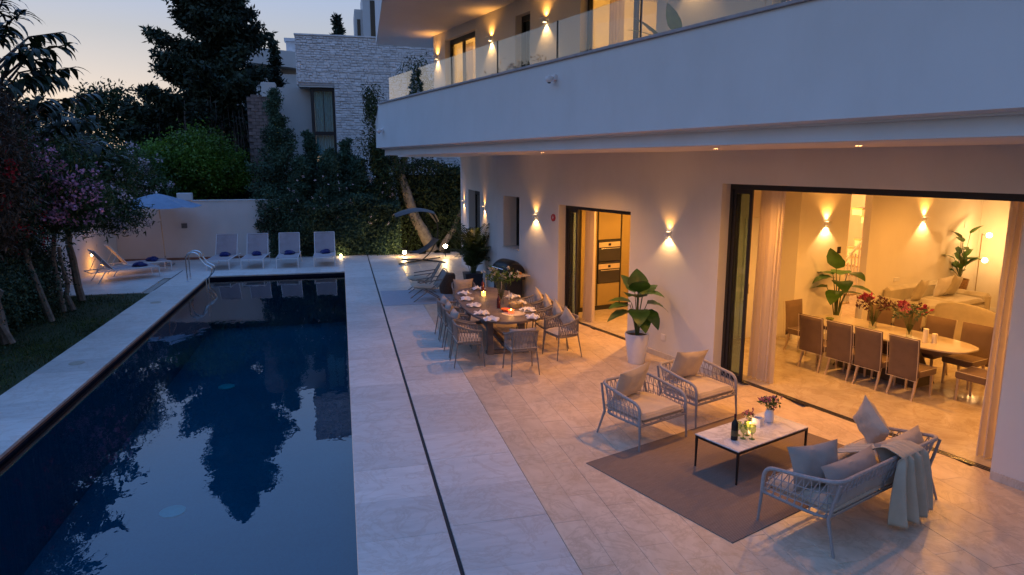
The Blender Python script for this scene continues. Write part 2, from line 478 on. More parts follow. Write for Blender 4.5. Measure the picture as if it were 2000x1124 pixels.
m_teal = simple('teal_pool_lamp', (.08,.95,.80), .3, var=.05)
for (x, y) in ((-2.76, 10.81), (-2.90, 17.05)):
    b = MB(); b.lathe([(.19,0),(.19,.02),(.16,.035),(0,.04)], 20, (x,y,-1.745))
    o = build('pool_lamp', b, m_teal, pool, True)
# steps light / skimmer lids on the coping
# ---- slabs
_slab = {}
def slab(parent, name, m, x0, x1, y0, y1, z1=0.0, th=.04, gap=.0022, chamf=.0016):
    dx = round(x1-x0-gap, 3); dy = round(y1-y0-gap, 3); key = (dx, dy, m.name, th)
    if key not in _slab:
        me = MB().cbox(-dx/2, dx/2, -dy/2, dy/2, -th, 0, chamf).mesh(name); me.materials.append(m); _slab[key] = me
    o = bpy.data.objects.new(name, _slab[key]); C.objects.link(o)
    o.location = ((x0+x1)/2, (y0+y1)/2, z1 + random.uniform(-.0012, .0012)); o.parent = parent
    return o
deck = build('pool_deck', MB().box(.001, 1.94, PYN, 27.6, -.058, -.041), M['grout'], kind='structure')
y = 1.4
while y < 27.3:
    slab(deck, 'deck_slab', M['deck'], 0, .885, y, y+.8)
    slab(deck, 'deck_slab', M['deck'], .925, 1.94, y+.1, y+.9)
    y += .8
drain = MB().box(.888, .922, 1.4, 26.6, -.05, -.012)
build('drain_channel', drain, M['drain'], deck)
# left coping
cop = build('pool_coping', MB().box(PXL-1.05, PXL-.02, PYN, PYF, -.058, -.041), M['grout'], kind='structure')
y = 1.06
while y < PYF-.1:
    y1 = min(y+.8, PYF)
    slab(cop, 'coping_stone', M['deck'], PXL-1.05, PXL+.012, y, y1, th=.045); y += .8
build('coping_edge', MB().box(PXL-.008, PXL+.004, PYN, PYF, -.085, -.0462), M['terracotta'], cop)
build('coping_edge', MB().box(PXL, 0, PYF-.004, PYF+.008, -.085, -.0462), M['band'], cop)
for (x, y) in ((-4.85, 19.3), (-4.83, 13.6)):
    b = MB().lathe([(.13,0),(.13,.006),(.11,.009),(0,.009)], 22, (x,y,.001))
    build('skimmer_lid', b, simple('skimmer_lid_stone', (.42,.36,.28), .6), cop, True)
# far deck (behind the pool, under the loungers) and the left corner terrace
far = build('lounger_terrace', MB().box(PXL-1.051, -.002, PYF+.01, 27.8, -.0575, -.0415).box(-8.1, PXL-1.053, 20.9, 27.8, -.0575, -.0415), M['grout'], kind='structure')
m_far = stone('pale_travertine', (.58,.56,.53), (.68,.66,.63), (.50,.42,.34), .5, (1.0, 4.0, 1))
x = 0.0
while x > -8.1:
    x0 = max(x-.8, -8.1); y = PYF if x > PXL-1.05 else 20.9
    while y < 27.8:
        y1 = min(y+.8, 27.8)
        slab(far, 'terrace_slab', m_far, x0, x, y, y1); y += .8
    x -= .8
    if abs(x - (PXL)) < .5 and x > PXL-1.05 and x-.8 < PXL-1.05:
        x0 = PXL-1.05; y = PYF
        while y < 27.8:
            y1 = min(y+.8, 27.8); slab(far, 'terrace_slab', m_far, x0, x, y, y1); y += .8
        x = x0
build('drain_channel', MB().box(PXL-1.05-.02, PXL-1.05+.016, 21.2, 25.0, -.012, .0015), M['drain'], far)

# warm terrace tiles in a running bond, up to the facade
terr = build('terrace', MB().box(1.945, 8.6, 1.0, 27.4, -.0578, -.0418), M['grout'], kind='structure')
TW, TL = .33, .82
tl = []
r = 0; x = 1.944
while x < 8.2:
    off = (r*0.37 % 1)*TL; y = 2.0 - off
    while y < 27.2:
        cx, cy = x+TW/2, y+TL/2
        l = lh(cx, cy)
        inside = (l.y > .0) if l.x < 8.45 else (cx < 4.25 or cy > 24.3)
        if inside and cy > 3.2 and cx/cy < 1.9: tl.append((math.hypot(cx, cy), x, y))
        y += TL
    x += TW; r += 1
tl.sort()
for d, x, y in tl[:296]: slab(terr, 'paving_tile', M['tile'], x, x+TW, y, y+TL)
b = MB()
for d, x, y in tl[296:]: b.cbox(x+.0011, x+TW-.0011, y+.0011, y+TL-.0011, -.04, random.uniform(-.001,.001), .0016)
build('far_paving_tiles', b, M['tile'], terr, kind='stuff')

# lawn
def lawn_mat():
    m, nt, b = newmat('lawn_ground'); v = coords(nt, 'World')
    c = ramp(nt, noise(nt, v, 1.6, 6, .6), [(.3, (.018,.030,.008)), (.55, (.030,.045,.012)), (.7, (.07,.055,.026))])
    nt.links.new(c, b.inputs['Base Color']); b.inputs['Roughness'].default_value = .95
    bump(nt, b, noise(nt, v, 60, 4), .8, .02); return m
build('lawn', MB().box(-8.1, PXL-1.052, 2.0, 20.88, -.07, -.02), lawn_mat(), kind='structure')

def leafmesh(name, P, L, Wd, seed=1, dirs=None, droop=0.0, jit=1.0, shape='leaf'):
    rng = np.random.default_rng(seed); n = len(P)
    P = np.asarray(P, float); L = np.broadcast_to(np.asarray(L, float), (n,))*rng.uniform(.65, 1.3, n)
    Wd = np.broadcast_to(np.asarray(Wd, float), (n,))*rng.uniform(.7, 1.25, n)
    a = rng.normal(size=(n,3))*jit
    if dirs is not None: a = a + dirs
    a[:,2] -= droop
    a /= np.linalg.norm(a, axis=1, keepdims=True)+1e-9
    t = rng.normal(size=(n,3)); bb = np.cross(a, t); bb /= np.linalg.norm(bb, axis=1, keepdims=True)+1e-9
    V = np.empty((n,4,3))
    V[:,0] = P; V[:,1] = P + a*(L*.45)[:,None] + bb*(Wd/2)[:,None]
    V[:,2] = P + a*L[:,None]; V[:,3] = P + a*(L*.45)[:,None] - bb*(Wd/2)[:,None]
    return arrmesh(name, V.reshape(-1,3), 4)
def arrmesh(name, V, k):
    n = len(V)//k
    me = bpy.data.meshes.new(name); me.vertices.add(n*k); me.vertices.foreach_set('co', np.ascontiguousarray(V, dtype=np.float32).ravel())
    me.loops.add(n*k); me.loops.foreach_set('vertex_index', np.arange(n*k, dtype=np.int32))
    me.polygons.add(n); me.polygons.foreach_set('loop_start', np.arange(0, n*k, k, dtype=np.int32))
    me.polygons.foreach_set('loop_total', np.full(n, k, dtype=np.int32))
    me.update(calc_edges=True); me.validate(); return me
def leaves(name, P, L, Wd, m, parent=None, **kw):
    return linkob(name, leafmesh(name, P, L, Wd, **kw), m, parent)
rg = np.random.default_rng(3)
n = 42000
gx = rg.uniform(-8.0, PXL-1.08, n); gy = 20.85 - 13*rg.power(1.3, n)
gz = np.full(n, -.022)
msk = rg.random(n) < np.clip(.45+.5*np.sin(gx*2.3+gy)*np.cos(gy*1.7), .15, 1)
P = np.c_[gx, gy, gz][msk]
go = leaves('grass', P, .07, .014, leafmat('grass_blades', (.03,.055,.010), (.075,.10,.025), .6, .1), dirs=np.array([0,0,1.6]), seed=5)
go['kind'] = 'stuff'

# ---- garden walls
M['gwall'] = plaster('garden_wall_render', (.60,.585,.56))
b = MB().box(-8.3, -2.2, 27.8, 28.0, -.05, 2.2)
gw = thing('back_garden_wall', 'pale rendered garden wall behind the loungers and parasol', 'garden wall', (0,0,0))
build('wall_face', b, M['gwall'], gw); build('wall_coping', MB().cbox(-8.33, -2.2, 27.77, 28.03, 2.2, 2.235, .006), M['gwall'], gw)
build('gate_pillar', MB().cbox(-5.93, -5.43, 27.74, 28.06, 2.235, 2.50, .008), M['gwall'], gw)
build('wall_plaque', MB().cbox(-5.86, -5.66, 27.775, 27.8, 1.2, 1.38, .004), simple('grey_wall_vent', (.09,.10,.11), .6), gw)
lw = thing('side_garden_wall', 'rendered garden wall running along the left of the lawn', 'garden wall', (0,0,0))
build('wall_face', MB().box(-8.3, -8.1, 6.0, 27.78, -.05, 1.9), M['gwall'], lw)
build('wall_coping', MB().cbox(-8.33, -8.07, 6.0, 27.76, 1.9, 1.935, .006), M['gwall'], lw)
sk = MB().box(-8.08, -2.3, 27.785, 27.799, 0, .09); build('skirting', sk, M['terracotta'], gw)
# wall light on the side wall
def brick_light(x, y, z, label):
    t = thing('wall_light', label, 'wall light', (x, y, z))
    build('housing', MB().cbox(0, .035, -.09, .09, -.05, .05, .004), M['white_metal'], t)
    build('diffuser', MB().cbox(.03, .042, -.07, .07, -.032, .032, .003), M['bulb'], t)
    point((x+.35, y-.1, z-.25), 5, WARM, .05, t)
brick_light(-8.1, 25.0, .62, 'small lit lamp on the side garden wall beside the tree trunk')
# ================================================================== THE VILLA
house = thing('villa', 'white two storey villa with long balcony and lit glass doors', 'house', tuple(W0), HA)
pl, pi_ = M['plaster'], M['plaster_in']
def hb(name, m, *boxes, parent=None, bev=0):
    b = MB()
    for q in boxes: (b.cbox(*q, bev) if bev else b.box(*q))
    return build(name, b, m, parent or house)
FO, FI = .25, -.10            # outer and inner plane of the facade
CU = 8.45                     # far corner of the facade
# facade with openings, butted boxes
hb('facade_wall', pl,
   (-9.0, -3.95, FI, FO, 0, 3.80), (-3.95, .45, FI, FO, 3.27, 3.80), (.45, 2.80, FI, FO, 0, 3.80),
   (2.80, 5.40, FI, FO, 2.67, 3.80), (5.40, 7.25, FI, FO, 0, 3.80), (7.25, 8.10, FI, FO, 0, 1.41),
   (7.25, 8.10, FI, FO, 2.76, 3.80), (8.10, CU, FI, FO, 0, 3.80),
   (5.42, 7.25, -.24, FI, 0, 3.8), (7.25, 8.10, -.24, FI, 0, 1.41), (7.25, 8.10, -.24, FI, 2.76, 3.8), (8.10, CU-.1, -.24, FI, 0, 3.8))
# return wall, parallel to the pool
c0 = hp(CU, FO); X0 = 4.02
def world_box(b, x0, x1, y0, y1, z0, z1):
    o = len(b.v); b.box(x0, x1, y0, y1, z0, z1)
    for i in range(o, len(b.v)): b.v[i] = tuple(HMI @ Vector(b.v[i]))
b = MB()
ya, yb = c0.y, 23.6
world_box(b, X0, X0+.35, ya, 20.2, 0, 3.8); world_box(b, X0, X0+.35, 20.2, 22.1, 0, 1.15)
world_box(b, X0, X0+.35, 20.2, 22.1, 2.76, 3.8); world_box(b, X0, X0+.35, 22.1, yb, 0, 3.8)
world_box(b, X0+.35, 9.0, yb-.3, yb, 0, 3.8)
build('return_wall', b, pl, house)
b = MB(); world_box(b, X0-.03, X0+.25, 20.2, 22.1, 1.15, 1.19); build('window_sill', b, M['deck'], house)
def framed_window_w(x, y0, y1, z0, z1):
    b = MB(); t = .06
    world_box(b, x, x+.06, y0, y0+t, z0, z1); world_box(b, x, x+.06, y1-t, y1, z0, z1)
    world_box(b, x, x+.06, y0+t, y1-t, z1-.16, z1); world_box(b, x, x+.06, y0+t, y1-t, z0, z0+t)
    w = build('window', b, M['frame'], house)
    b = MB(); world_box(b, x+.025, x+.035, y0+t, y1-t, z0+t, z1-.16); build('pane', b, M['glass'], w)
framed_window_w(X0+.22, 20.2, 22.1, 1.19, 2.76)
# dark panel painted as the unlit room behind the return window
b = MB(); world_box(b, X0+.36, X0+.40, 19.5, 23.0, .5, 3.2); build('dark_room_panel', b, simple('unlit_room_dark', (.05,.045,.04), .8), house)
# facade small window
hb('window_sill', M['deck'], (7.252, 8.098, -.13, .285, 1.412, 1.44))
w = hb('window', M['frame'], (7.25,7.31,-.20,-.14,1.41,2.76), (8.04,8.10,-.20,-.14,1.41,2.76), (7.31,8.04,-.20,-.14,2.68,2.76), (7.31,8.04,-.20,-.14,1.41,1.47))
hb('pane', M['oven'], (7.31,8.04,-.18,-.17,1.47,2.68), parent=w)
# skirting along the facade
for q in ((-9.0,-3.96), (.46,2.79), (5.41,CU)): hb('skirting', M['deck'], (*q,FO,FO+.015,0,.10))
b = MB(); world_box(b, X0-.015, X0, ya-.1, yb, 0, .1); build('skirting', b, M['deck'], house)

# ---- balcony: fascia, lip, soffit
BO = 3.0; BU = 10.05
hb('balcony_slab', pl, (-9.0, BU-.45, FI, BO-.2, 3.80, 4.12))
b = MB(); world_box(b, 1.9, 4.6, 17.4, 23.58, 3.803, 4.10); build('balcony_slab', b, pl, house)
prof = [(BO-.17, 3.801), (BO-.17, 3.955), (BO-.11, 3.957), (BO-.11, 3.975), (BO, 3.995), (BO, 5.085), (BO-.22, 5.085), (BO-.22, 3.801)]
def fascia(prof, u0, u1, name, m):
    # extruded along u, its far end raked like the photo shows: narrow at the top, widest a third up, drawn in at the lip
    def far(z):
        if z < 3.99: return u1 - .35 + (z-3.80)*1.4
        return u1 + .02 if z < 4.66 else u1 + .02 - (z-4.66)*.75
    b = MB(); n = len(prof)
    b.v += [(u0, o, z) for o, z in prof]; b.v += [(far(z), o, z) for o, z in prof]
    b.f.append(tuple(range(n))); b.f.append(tuple(range(n, 2*n))[::-1])
    for i in range(n):
        j = (i+1) % n; b.f.append((i, i+n, j+n, j))
    return build(name, b, m, house)
prof2 = [(BO-.17, 3.801), (BO-.17, 3.955), (BO-.11, 3.957), (BO-.11, 3.975), (BO, 3.995), (BO, 4.66), (BO, 5.085), (BO-.22, 5.085), (BO-.22, 4.66), (BO-.22, 3.801)]
fascia(prof2, -9.0, BU, 'balcony_parapet', pl)
hb('parapet_cap', simple('mauve_stone_cap', (.34,.32,.33), .6), (-9.0, 9.70, BO-.25, BO+.035, 5.088, 5.125), bev=.004)
# end of the balcony (short return parapet going back to the building)
b = MB()
p0 = hp(BU-.38, BO-.22); 
def hline_box(b, a, c, th, z0, z1):
    a = Vector(a); c = Vector(c); d = (c-a).normalized(); n = Vector((-d.y, d.x, 0))*th
    o = len(b.v); b.v += [(*(a).xy, z0), (*(c).xy, z0), (*(c+n).xy, z0), (*(a+n).xy, z0), (*(a).xy, z1), (*(c).xy, z1), (*(c+n).xy, z1), (*(a+n).xy, z1)]
    b.f += [tuple(o+i for i in f) for f in [(3,2,1,0),(4,5,6,7),(0,1,5,4),(1,2,6,5),(2,3,7,6),(3,0,4,7)]]
hline_box(b, (BU-.42, BO-.24, 0), (BU+.6, .9, 0), .2, 3.802, 5.08)
build('balcony_parapet', b, pl, house)
# downlights in the soffit
for (u, o) in ((3.48,1.85), (-.76,1.64), (-2.72,1.4)):
    t = hp(u, o, 3.80)
    d = thing('soffit_downlight', {3.48:'small lit downlight under the balcony above the dining table', -.76:'small lit downlight under the balcony above the lounge chairs', -2.72:'small lit downlight under the balcony at the right, above the sofa'}[u], 'downlight', tuple(t))
    build('trim_ring', MB().lathe([(.05,0),(.05,-.006),(.036,-.008),(.036,0)], 16), M['white_metal'], d, True)
    build('lens', MB().lathe([(.0355,-.004),(0,-.004)], 16), M['bulb'], d)
    spot((t.x, t.y, t.z-.02), (0,0,-1), 42 if u < -2 else 115, 140, .9, WARM, .03, d)

# ---- glass balustrade
bal = thing('glass_balustrade', 'frameless glass balustrade on top of the white balcony parapet', 'balustrade', tuple(W0), HA)
ed = [9.18, 7.30, 5.28, 3.30, 1.34, -.62, -2.6, -4.6]
for i in range(len(ed)-1):
    build('glass_panel', MB().cbox(ed[i+1]+.006, ed[i]-.006, BO-.115, BO-.098, 5.128, 5.69, .002), M['bal_glass'], bal)
build('base_channel', MB().box(-4.6, 9.18, BO-.135, BO-.08, 5.1255, 5.15), M['steel'], bal)
for u in ed[2:6]:
    build('glass_joint', MB().box(u-.005, u+.005, BO-.122, BO-.09, 5.15, 5.70), M['frame'], bal)

# ---- upper storey
UO = 1.0     # upper wall stands forward of the ground floor wall
Z1, ZS = 4.15, 7.09
hb('balcony_floor', M['deck'], (-9, 10.0, UO, BO-.24, 4.125, 4.15))
hb('upper_wall', pl,
   (10.05, 10.86, UO-.3, UO, Z1, ZS), (8.15, 10.05, UO-.3, UO, 6.86, ZS), (6.10, 8.15, UO-.3, UO, Z1, ZS), (5.45, 6.10, UO-.3, UO, 6.78, ZS),
   (5.45, 6.10, UO-.3, UO, Z1, 5.2), (3.55, 5.45, UO-.3, UO, Z1, ZS), (1.35, 3.55, UO-.3, UO, 6.86, ZS), (-1.0, 1.35, UO-.3, UO, Z1, ZS),
   (-3.2, -1.0, UO-.3, UO, 6.86, ZS), (-9.0, -3.2, UO-.3, UO, Z1, ZS), (10.56, 10.86, -6, UO-.3, 3.8, ZS))
hb('upper_room', pi_, (-9, 10.5, -3.4, -3.3, Z1, ZS), (-9, 10.5, -3.3, UO-.31, Z1-.02, Z1), (4.7, 4.8, -3.3, UO-.31, Z1, ZS), (7.0, 7.1, -3.3, UO-.31, Z1, ZS),(.7, .8, -3.3, UO-.31, Z1, ZS))
hb('cupboard', simple('warm_wood_wardrobe', (.45,.27,.12), .5, var=.15), (1.5, 3.4, -3.28, -2.7, Z1, 6.7))
def updoor(u0, u1, z0, z1, mull, cur=True):
    o = UO-.22; t = .07
    bx = [(u0,u0+t,o,o+.07,z0,z1),(u1-t,u1,o,o+.07,z0,z1),(u0+t,u1-t,o,o+.07,z1-.12,z1),(u0+t,u1-t,o,o+.07,z0,z0+.05)]
    for mm in mull: bx.append((mm-.035, mm+.035, o+.001, o+.069, z0+.05, z1-.12))
    w = hb('sliding_door', M['frame'], *bx)
    hb('pane', M['glass'], (u0+t, u1-t, o+.03, o+.04, z0+.05, z1-.12), parent=w)
    return w
updoor(8.17, 10.03, Z1, 6.86, [9.2])
updoor(5.47, 6.08, 5.2, 6.78, [])
updoor(1.37, 3.53, Z1, 6.86, [2.1])
updoor(-3.18, -1.02, Z1, 6.86, [-2.1])
for (u, o_, w) in ((9.1, -.6, 60), (2.5, -.6, 70), (-2, -.6, 60)):
    p = hp(u, o_, 6.8); point(tuple(p), w, WARM, .15, house)
hb('air_grille', M['brass'], (2.2, 3.0, -2.7, -2.66, 6.74, 6.98))
# roof slab / overhang
roofpoly = [(12.9, 2.0), (5.0, 4.3), (-9.0, 4.3), (-9.0, -6.0), (12.5, -6.0)]
b = MB().prism(roofpoly, ZS, 7.45); b.xf(Matrix())
build('roof_slab', b, pl, house)
b = MB()
ring = [(12.9, 2.0), (5.0, 4.3), (-9.0, 4.3)]
for i in range(2):
    a, c = Vector((*ring[i],0)), Vector((*ring[i+1],0)); hline_box(b, a, c, .15, 7.452, 8.5)
build('roof_parapet', b, pl, house)

# ---- wall sconces (box with open top and bottom, light up and down)
def sconce(u, z, label, world=None, inside=None, w=13, up=.42):
    if world: p = Vector(world); rz = PI   # faces -X
    elif inside: p = hp(*inside); rz = HA + PI
    else: p = hp(u, FO, z); rz = HA + PI/2
    t = thing('wall_sconce', label, 'wall lamp', tuple(p), rz)
    # local +x points away from the wall
    b = MB().cbox(.0, .02, -.045, .045, -.05, .05, .003); build('backplate', b, M['white_metal'], t)
    b = MB(); b.box(.02,.085,-.05,-.046,-.038,.038); b.box(.02,.085,.046,.05,-.038,.038); b.box(.0855,.089,-.05,.05,-.038,.038)
    build('shade', b, M['white_metal'], t)
    build('wing', MB().cbox(.088, .15, -.05, .05, .034, .042, .002), M['white_metal'], t)
    build('bulb', MB().lathe([(.0,-.03),(.022,-.02),(.026,0),(.022,.02),(0,.03)], 10, (.053,0,0)), M['bulb'], t, True)
    q = Matrix.Translation(p) @ Matrix.Rotation(rz, 4, 'Z')
    a = q @ Vector((.06,0,-.045)); c = q @ Vector((.06,0,.05))
    dr = (q.to_3x3() @ Vector((1,0,0)))
    spot(tuple(a), (-dr.x*.10, -dr.y*.10, -1), w, 108, .45, WARMW, .010, t)
    spot(tuple(c), (-dr.x*.10, -dr.y*.10, 1), w*up, 105, .9, WARM, .010, t)
    return t
sconce(1.67, 2.34, 'lit wall sconce above the white potted plant')
sconce(6.41, 2.34, 'lit wall sconce between the small window and the kitchen door')
sconce(0, 0, 'lit wall sconce right of the narrow window by the palm', world=(X0, 19.48, 2.33), w=11)
sconce(0, 0, 'lit wall sconce at the far end of the villa wall', world=(X0, 22.89, 2.31), w=9)
def usconce(u, label):
    p = hp(u, UO, 6.47)
    t = sconce(0, 0, label, inside=None, world=None) if False else None
    th = thing('wall_sconce', label, 'wall lamp', tuple(p), HA + PI/2)
    build('backplate', MB().cbox(.0, .02, -.045, .045, -.05, .05, .003), M['white_metal'], th)
    build('wing', MB().cbox(.02, .16, -.06, .06, .034, .044, .002), M['white_metal'], th)
    build('shade', MB().box(.02,.08,-.05,-.046,-.038,.034).box(.02,.08,.046,.05,-.038,.034).box(.0805,.084,-.05,.05,-.038,.034), M['white_metal'], th)
    build('bulb', MB().lathe([(.0,-.03),(.022,-.02),(.026,0),(.022,.02),(0,.03)], 10, (.05,0,0)), M['bulb'], th, True)
    q = Matrix.Translation(p) @ Matrix.Rotation(HA+PI/2, 4, 'Z'); a = q @ Vector((.055,0,-.045)); c = q @ Vector((.055,0,.055))
    spot(tuple(a), (0,0,-1), 18, 100, .5, WARMW, .010, th); spot(tuple(c), (0,0,1), 9, 130, 1.0, WARM, .012, th)
usconce(10.55, 'upstairs wall sconce at the far end beyond the balcony doors')
usconce(7.25, 'upstairs wall sconce between the lit door and the narrow window')
usconce(4.78, 'upstairs wall sconce right of the narrow balcony window')
usconce(.45, 'upstairs wall sconce behind the balcony plant')
# red fire notice, alarm box on the fascia, outlet
sg = thing('fire_notice', 'small round red notice on the wall beside the kitchen door', 'notice', tuple(hp(5.62, FO, 2.36)), HA+PI/2)
build('disc', MB().tube([(0,0,0),(.02,0,0)], [.085,.085], 24), M['red'], sg, True)
build('mark', MB().box(.0201,.022,-.012,.012,-.03,.045).box(.0201,.0219,-.035,-.014,.0,.014).box(.0201,.0219,.014,.035,.0,.014), simple('notice_pale_mark', (.7,.55,.55), .5), sg)
for (u, z, lab) in ((1.22, 4.85, 'white dome camera on the middle of the balcony fascia'), (9.45, 4.42, 'white dome camera at the far end of the balcony fascia')):
    t = thing('security_camera', lab, 'camera', tuple(hp(u, BO, z)), HA+PI/2)
    build('mount', MB().cbox(0,.05,-.05,.05,-.03,.05,.006), M['white_metal'], t)
    build('dome', MB().lathe([(0,-.075),(.04,-.06),(.06,-.03),(.062,0),(.055,.02),(0,.03)], 14, (.11,0,0)), M['white_metal'], t, True)
    build('lens', MB().lathe([(0,-.082),(.02,-.078),(.028,-.066)], 10, (.11,0,0)), M['black'], t, True)
hb('socket', M['white_metal'], (1.66, 1.78, FO+.001, FO+.014, .34, .46), bev=.003)

# ---- sliding door frames
def door_frame(u0, u1, zt, stack, name='sliding_door'):
    t = .06
    f = hb(name, M['frame'], (u0,u0+t,-.09,.06,0,zt), (u1-t,u1,-.09,.06,0,zt), (u0+t,u1-t,-.09,.06,zt-.09,zt))
    hb('floor_track', M['frame'], (u0+t,u1-t,.035,.055,-.01,.008), (u0+t,u1-t,-.005,.012,-.01,.008), (u0+t,u1-t,-.05,-.03,-.01,.008), parent=f)
    hb('track_rail', M['steel'], (u0+t,u1-t,.013,.034,-.01,.0045), (u0+t,u1-t,-.029,-.006,-.01,.0045), parent=f)
    # leaves slid to the far side
    for k, (s0, s1) in enumerate(stack):
        o = .04 - k*.045
        hb('door_leaf', M['frame'], (s0,s0+.055,o-.03,o,.01,zt-.092), (s1-.055,s1,o-.03,o,.01,zt-.092), (s0+.055,s1-.055,o-.03,o,.01,.08), (s0+.055,s1-.055,o-.03,o,zt-.16,zt-.092), parent=f)
        hb('pane', M['glass'], (s0+.055,s1-.055,o-.019,o-.011,.08,zt-.16), parent=f)
    return f
door_frame(-3.95, .45, 3.27, [(.0,.385),(.04,.39),(.08,.395)])
door_frame(2.80, 5.40, 2.67, [(4.95,5.33),(4.98,5.335),(5.02,5.338)])
# reveal lining handled by facade thickness; light inner lining
# ---- interior shell
fl = MB(); fl.box(-9.0, 8.3, -12.0, -.101, -.03, .003)
fl.box(-3.94, .44, -.101, .02, -.029, .002); fl.box(2.81, 5.39, -.101, .02, -.029, .002)
build('interior_floor', fl, M['infloor'], house)
hb('interior_wall', pi_,
   # side wall with the sconces (u=1.5) and its opening to the stairs
   (1.5, 1.62, -4.55, -3.0, .003, 3.15), (1.5, 1.62, -9.6, -5.2, .003, 3.15), (1.5, 1.62, -5.2, -4.55, 3.02, 3.15),
   (1.62, 2.1, -3.12, -3.0, .003, 3.15), (2.1, 2.22, -3.12, -.101, .003, 3.8),
   # back wall and right wall
   (-5.1, 1.5, -9.72, -9.6, .003, 3.15), (-5.22, -5.1, -9.72, -.101, .003, 3.8),
   # stair hall
   (4.6, 4.72, -9.6, -3.0, .003, 6), (1.62, 4.6, -8.6, -8.48, .003, 6), (2.22, 4.6, -3.12, -3.0, .003, 3.7))
hb('interior_ceiling', pi_, (-5.1, 2.1, -9.6, -.101, 3.30, 3.36), (2.22, 6.5, -3.0, -.101, 3.30, 3.36))
hb('door_panel', M['white_metal'], (2.06, 2.1, -2.95, -2.1, .003, 2.5))
hb('opening_trim', M['plaster_in'], (1.47, 1.5, -5.62, -5.2, .004, 3.14), (1.455, 1.47, -5.30, -5.2, .004, 3.14))
hb('door_handle', M['steel'], (2.02, 2.055, -2.25, -2.2, .95, 1.15))
hb('baseboard', M['white_metal'], (1.485,1.5,-4.55,-3.0,.004,.1),(1.485,1.5,-9.6,-5.62,.004,.1),(-5.1,1.48,-9.6,-9.585,.004,.1))
hb('control_panel', M['black'], (1.484,1.4995,-4.33,-4.23,1.72,1.86)); hb('light_switch', M['black'], (1.484,1.4995,-4.31,-4.25,1.48,1.55))
hb('light_switch', M['white_metal'], (1.484,1.4995,-6.5,-6.3,.95,1.03), (1.484,1.4995,-9.0,-8.9,2.05,2.2))
# kitchen shell
hb('kitchen_wall', pi_, (6.5, 6.62, -4.6, -.101, .003, 3.7), (2.7, 6.5, -4.72, -4.6, .003, 3.3))
# staircase
st = thing('staircase', 'white winding staircase with wooden treads seen through the opening', 'staircase', tuple(W0), HA)
for k in range(14):
    o = -4.7-.23*k if k < 9 else -6.8
    u0 = 2.0 if k < 9 else 2.0+.26*(k-8); z = .18*(k+1)
    o = -4.4 - .24*k if k < 10 else -6.9
    if k < 10: bx = (1.75, 2.75, o-.28, o, z-.04, z)
    else: bx = (1.75+.26*(k-9), 2.05+.26*(k-9), -7.8, -6.85, z-.04, z)
    build('tread', MB().cbox(*bx, .004), M['palewood'], st)
    rb = (bx[0]+.02, bx[1]-.02, bx[3]-.03, bx[3]-.01, max(.004, z-.18), z-.041)
    build('riser', MB().box(*rb), M['white_metal'], st)
    if k < 10: build('baluster', MB().box(1.76,1.785,o-.15,o-.12,z+.001,z+.9).box(1.76,1.785,o-.03,o-.005,z+.001,z+.9), M['white_metal'], st)
b = MB().tube([(1.77,-4.4,1.1),(1.77,-6.7,2.85)], .03, 6); build('handrail', b, M['white_metal'], st)
point(tuple(hp(3.4,-5.6,2.9)), 130, WARM, .1, house)
# curtains
def curtain_mat():
    m, nt, b = newmat('sheer_curtain'); out = nt.nodes['Material Output']
    b.inputs['Base Color'].default_value = (.72,.66,.62,1); b.inputs['Roughness'].default_value = .9
    t = nt.nodes.new('ShaderNodeBsdfTranslucent'); t.inputs[0].default_value = (.72,.64,.56,1)
    mx = nt.nodes.new('ShaderNodeMixShader'); mx.inputs[0].default_value = .45
    nt.links.new(b.outputs[0], mx.inputs[1]); nt.links.new(t.outputs[0], mx.inputs[2]); nt.links.new(mx.outputs[0], out.inputs[0])
    return m
M['curtain'] = curtain_mat()
def curtain(u0, u1, o, z1, label, folds=7, seed=1):
    rr = random.Random(seed); ph = [rr.uniform(0, 6.28) for _ in range(3)]
    def f(s, t):
        u = u0+(u1-u0)*s
        a = .055*math.sin(s*folds*2*PI+ph[0]) + .02*math.sin(s*folds*4.3*PI+ph[1]+t*.8)
        return (u + .012*math.sin(t*3+s*9), o + a*(.55+.45*(1-t)), .015 + (z1-.015)*t)
    t = thing('curtain', label, 'curtain', tuple(W0), HA)
    build('drape', MB().grid(f, folds*10, 8), M['curtain'], t, True)
    build('heading', MB().box(u0-.02, u1+.02, o-.09, o+.09, z1+.001, z1+.04), M['white_metal'], t)
curtain(-.36, .16, -.30, 3.22, 'full height sheer curtain gathered at the left of the living room opening', 6, 2)
curtain(-3.92, -3.52, -.30, 3.22, 'full height sheer curtain gathered at the right of the living room opening', 5, 5)
curtain(4.72, 5.1, -.30, 2.62, 'full height sheer curtain gathered inside the kitchen door', 4, 8)
for (ua, ub, k) in ((8.4,8.75,1),(9.4,9.85,2),(1.45,1.75,3),(3.0,3.4,4)):
    def f(s, t, ua=ua, ub=ub, k=k): return (ua+(ub-ua)*s, .42+.05*math.sin(s*26+k), 4.16+2.62*t)
    build('upstairs_curtain', MB().grid(f, 40, 4), M['curtain'], house, True)
hb('bed_headboard', M['brown_fab'], (2.0, 3.3, -2.6, -2.5, 4.16, 5.3)); hb('picture', M['palewood'], (1.0, 1.04, -2.2, -1.2, 5.3, 6.2))
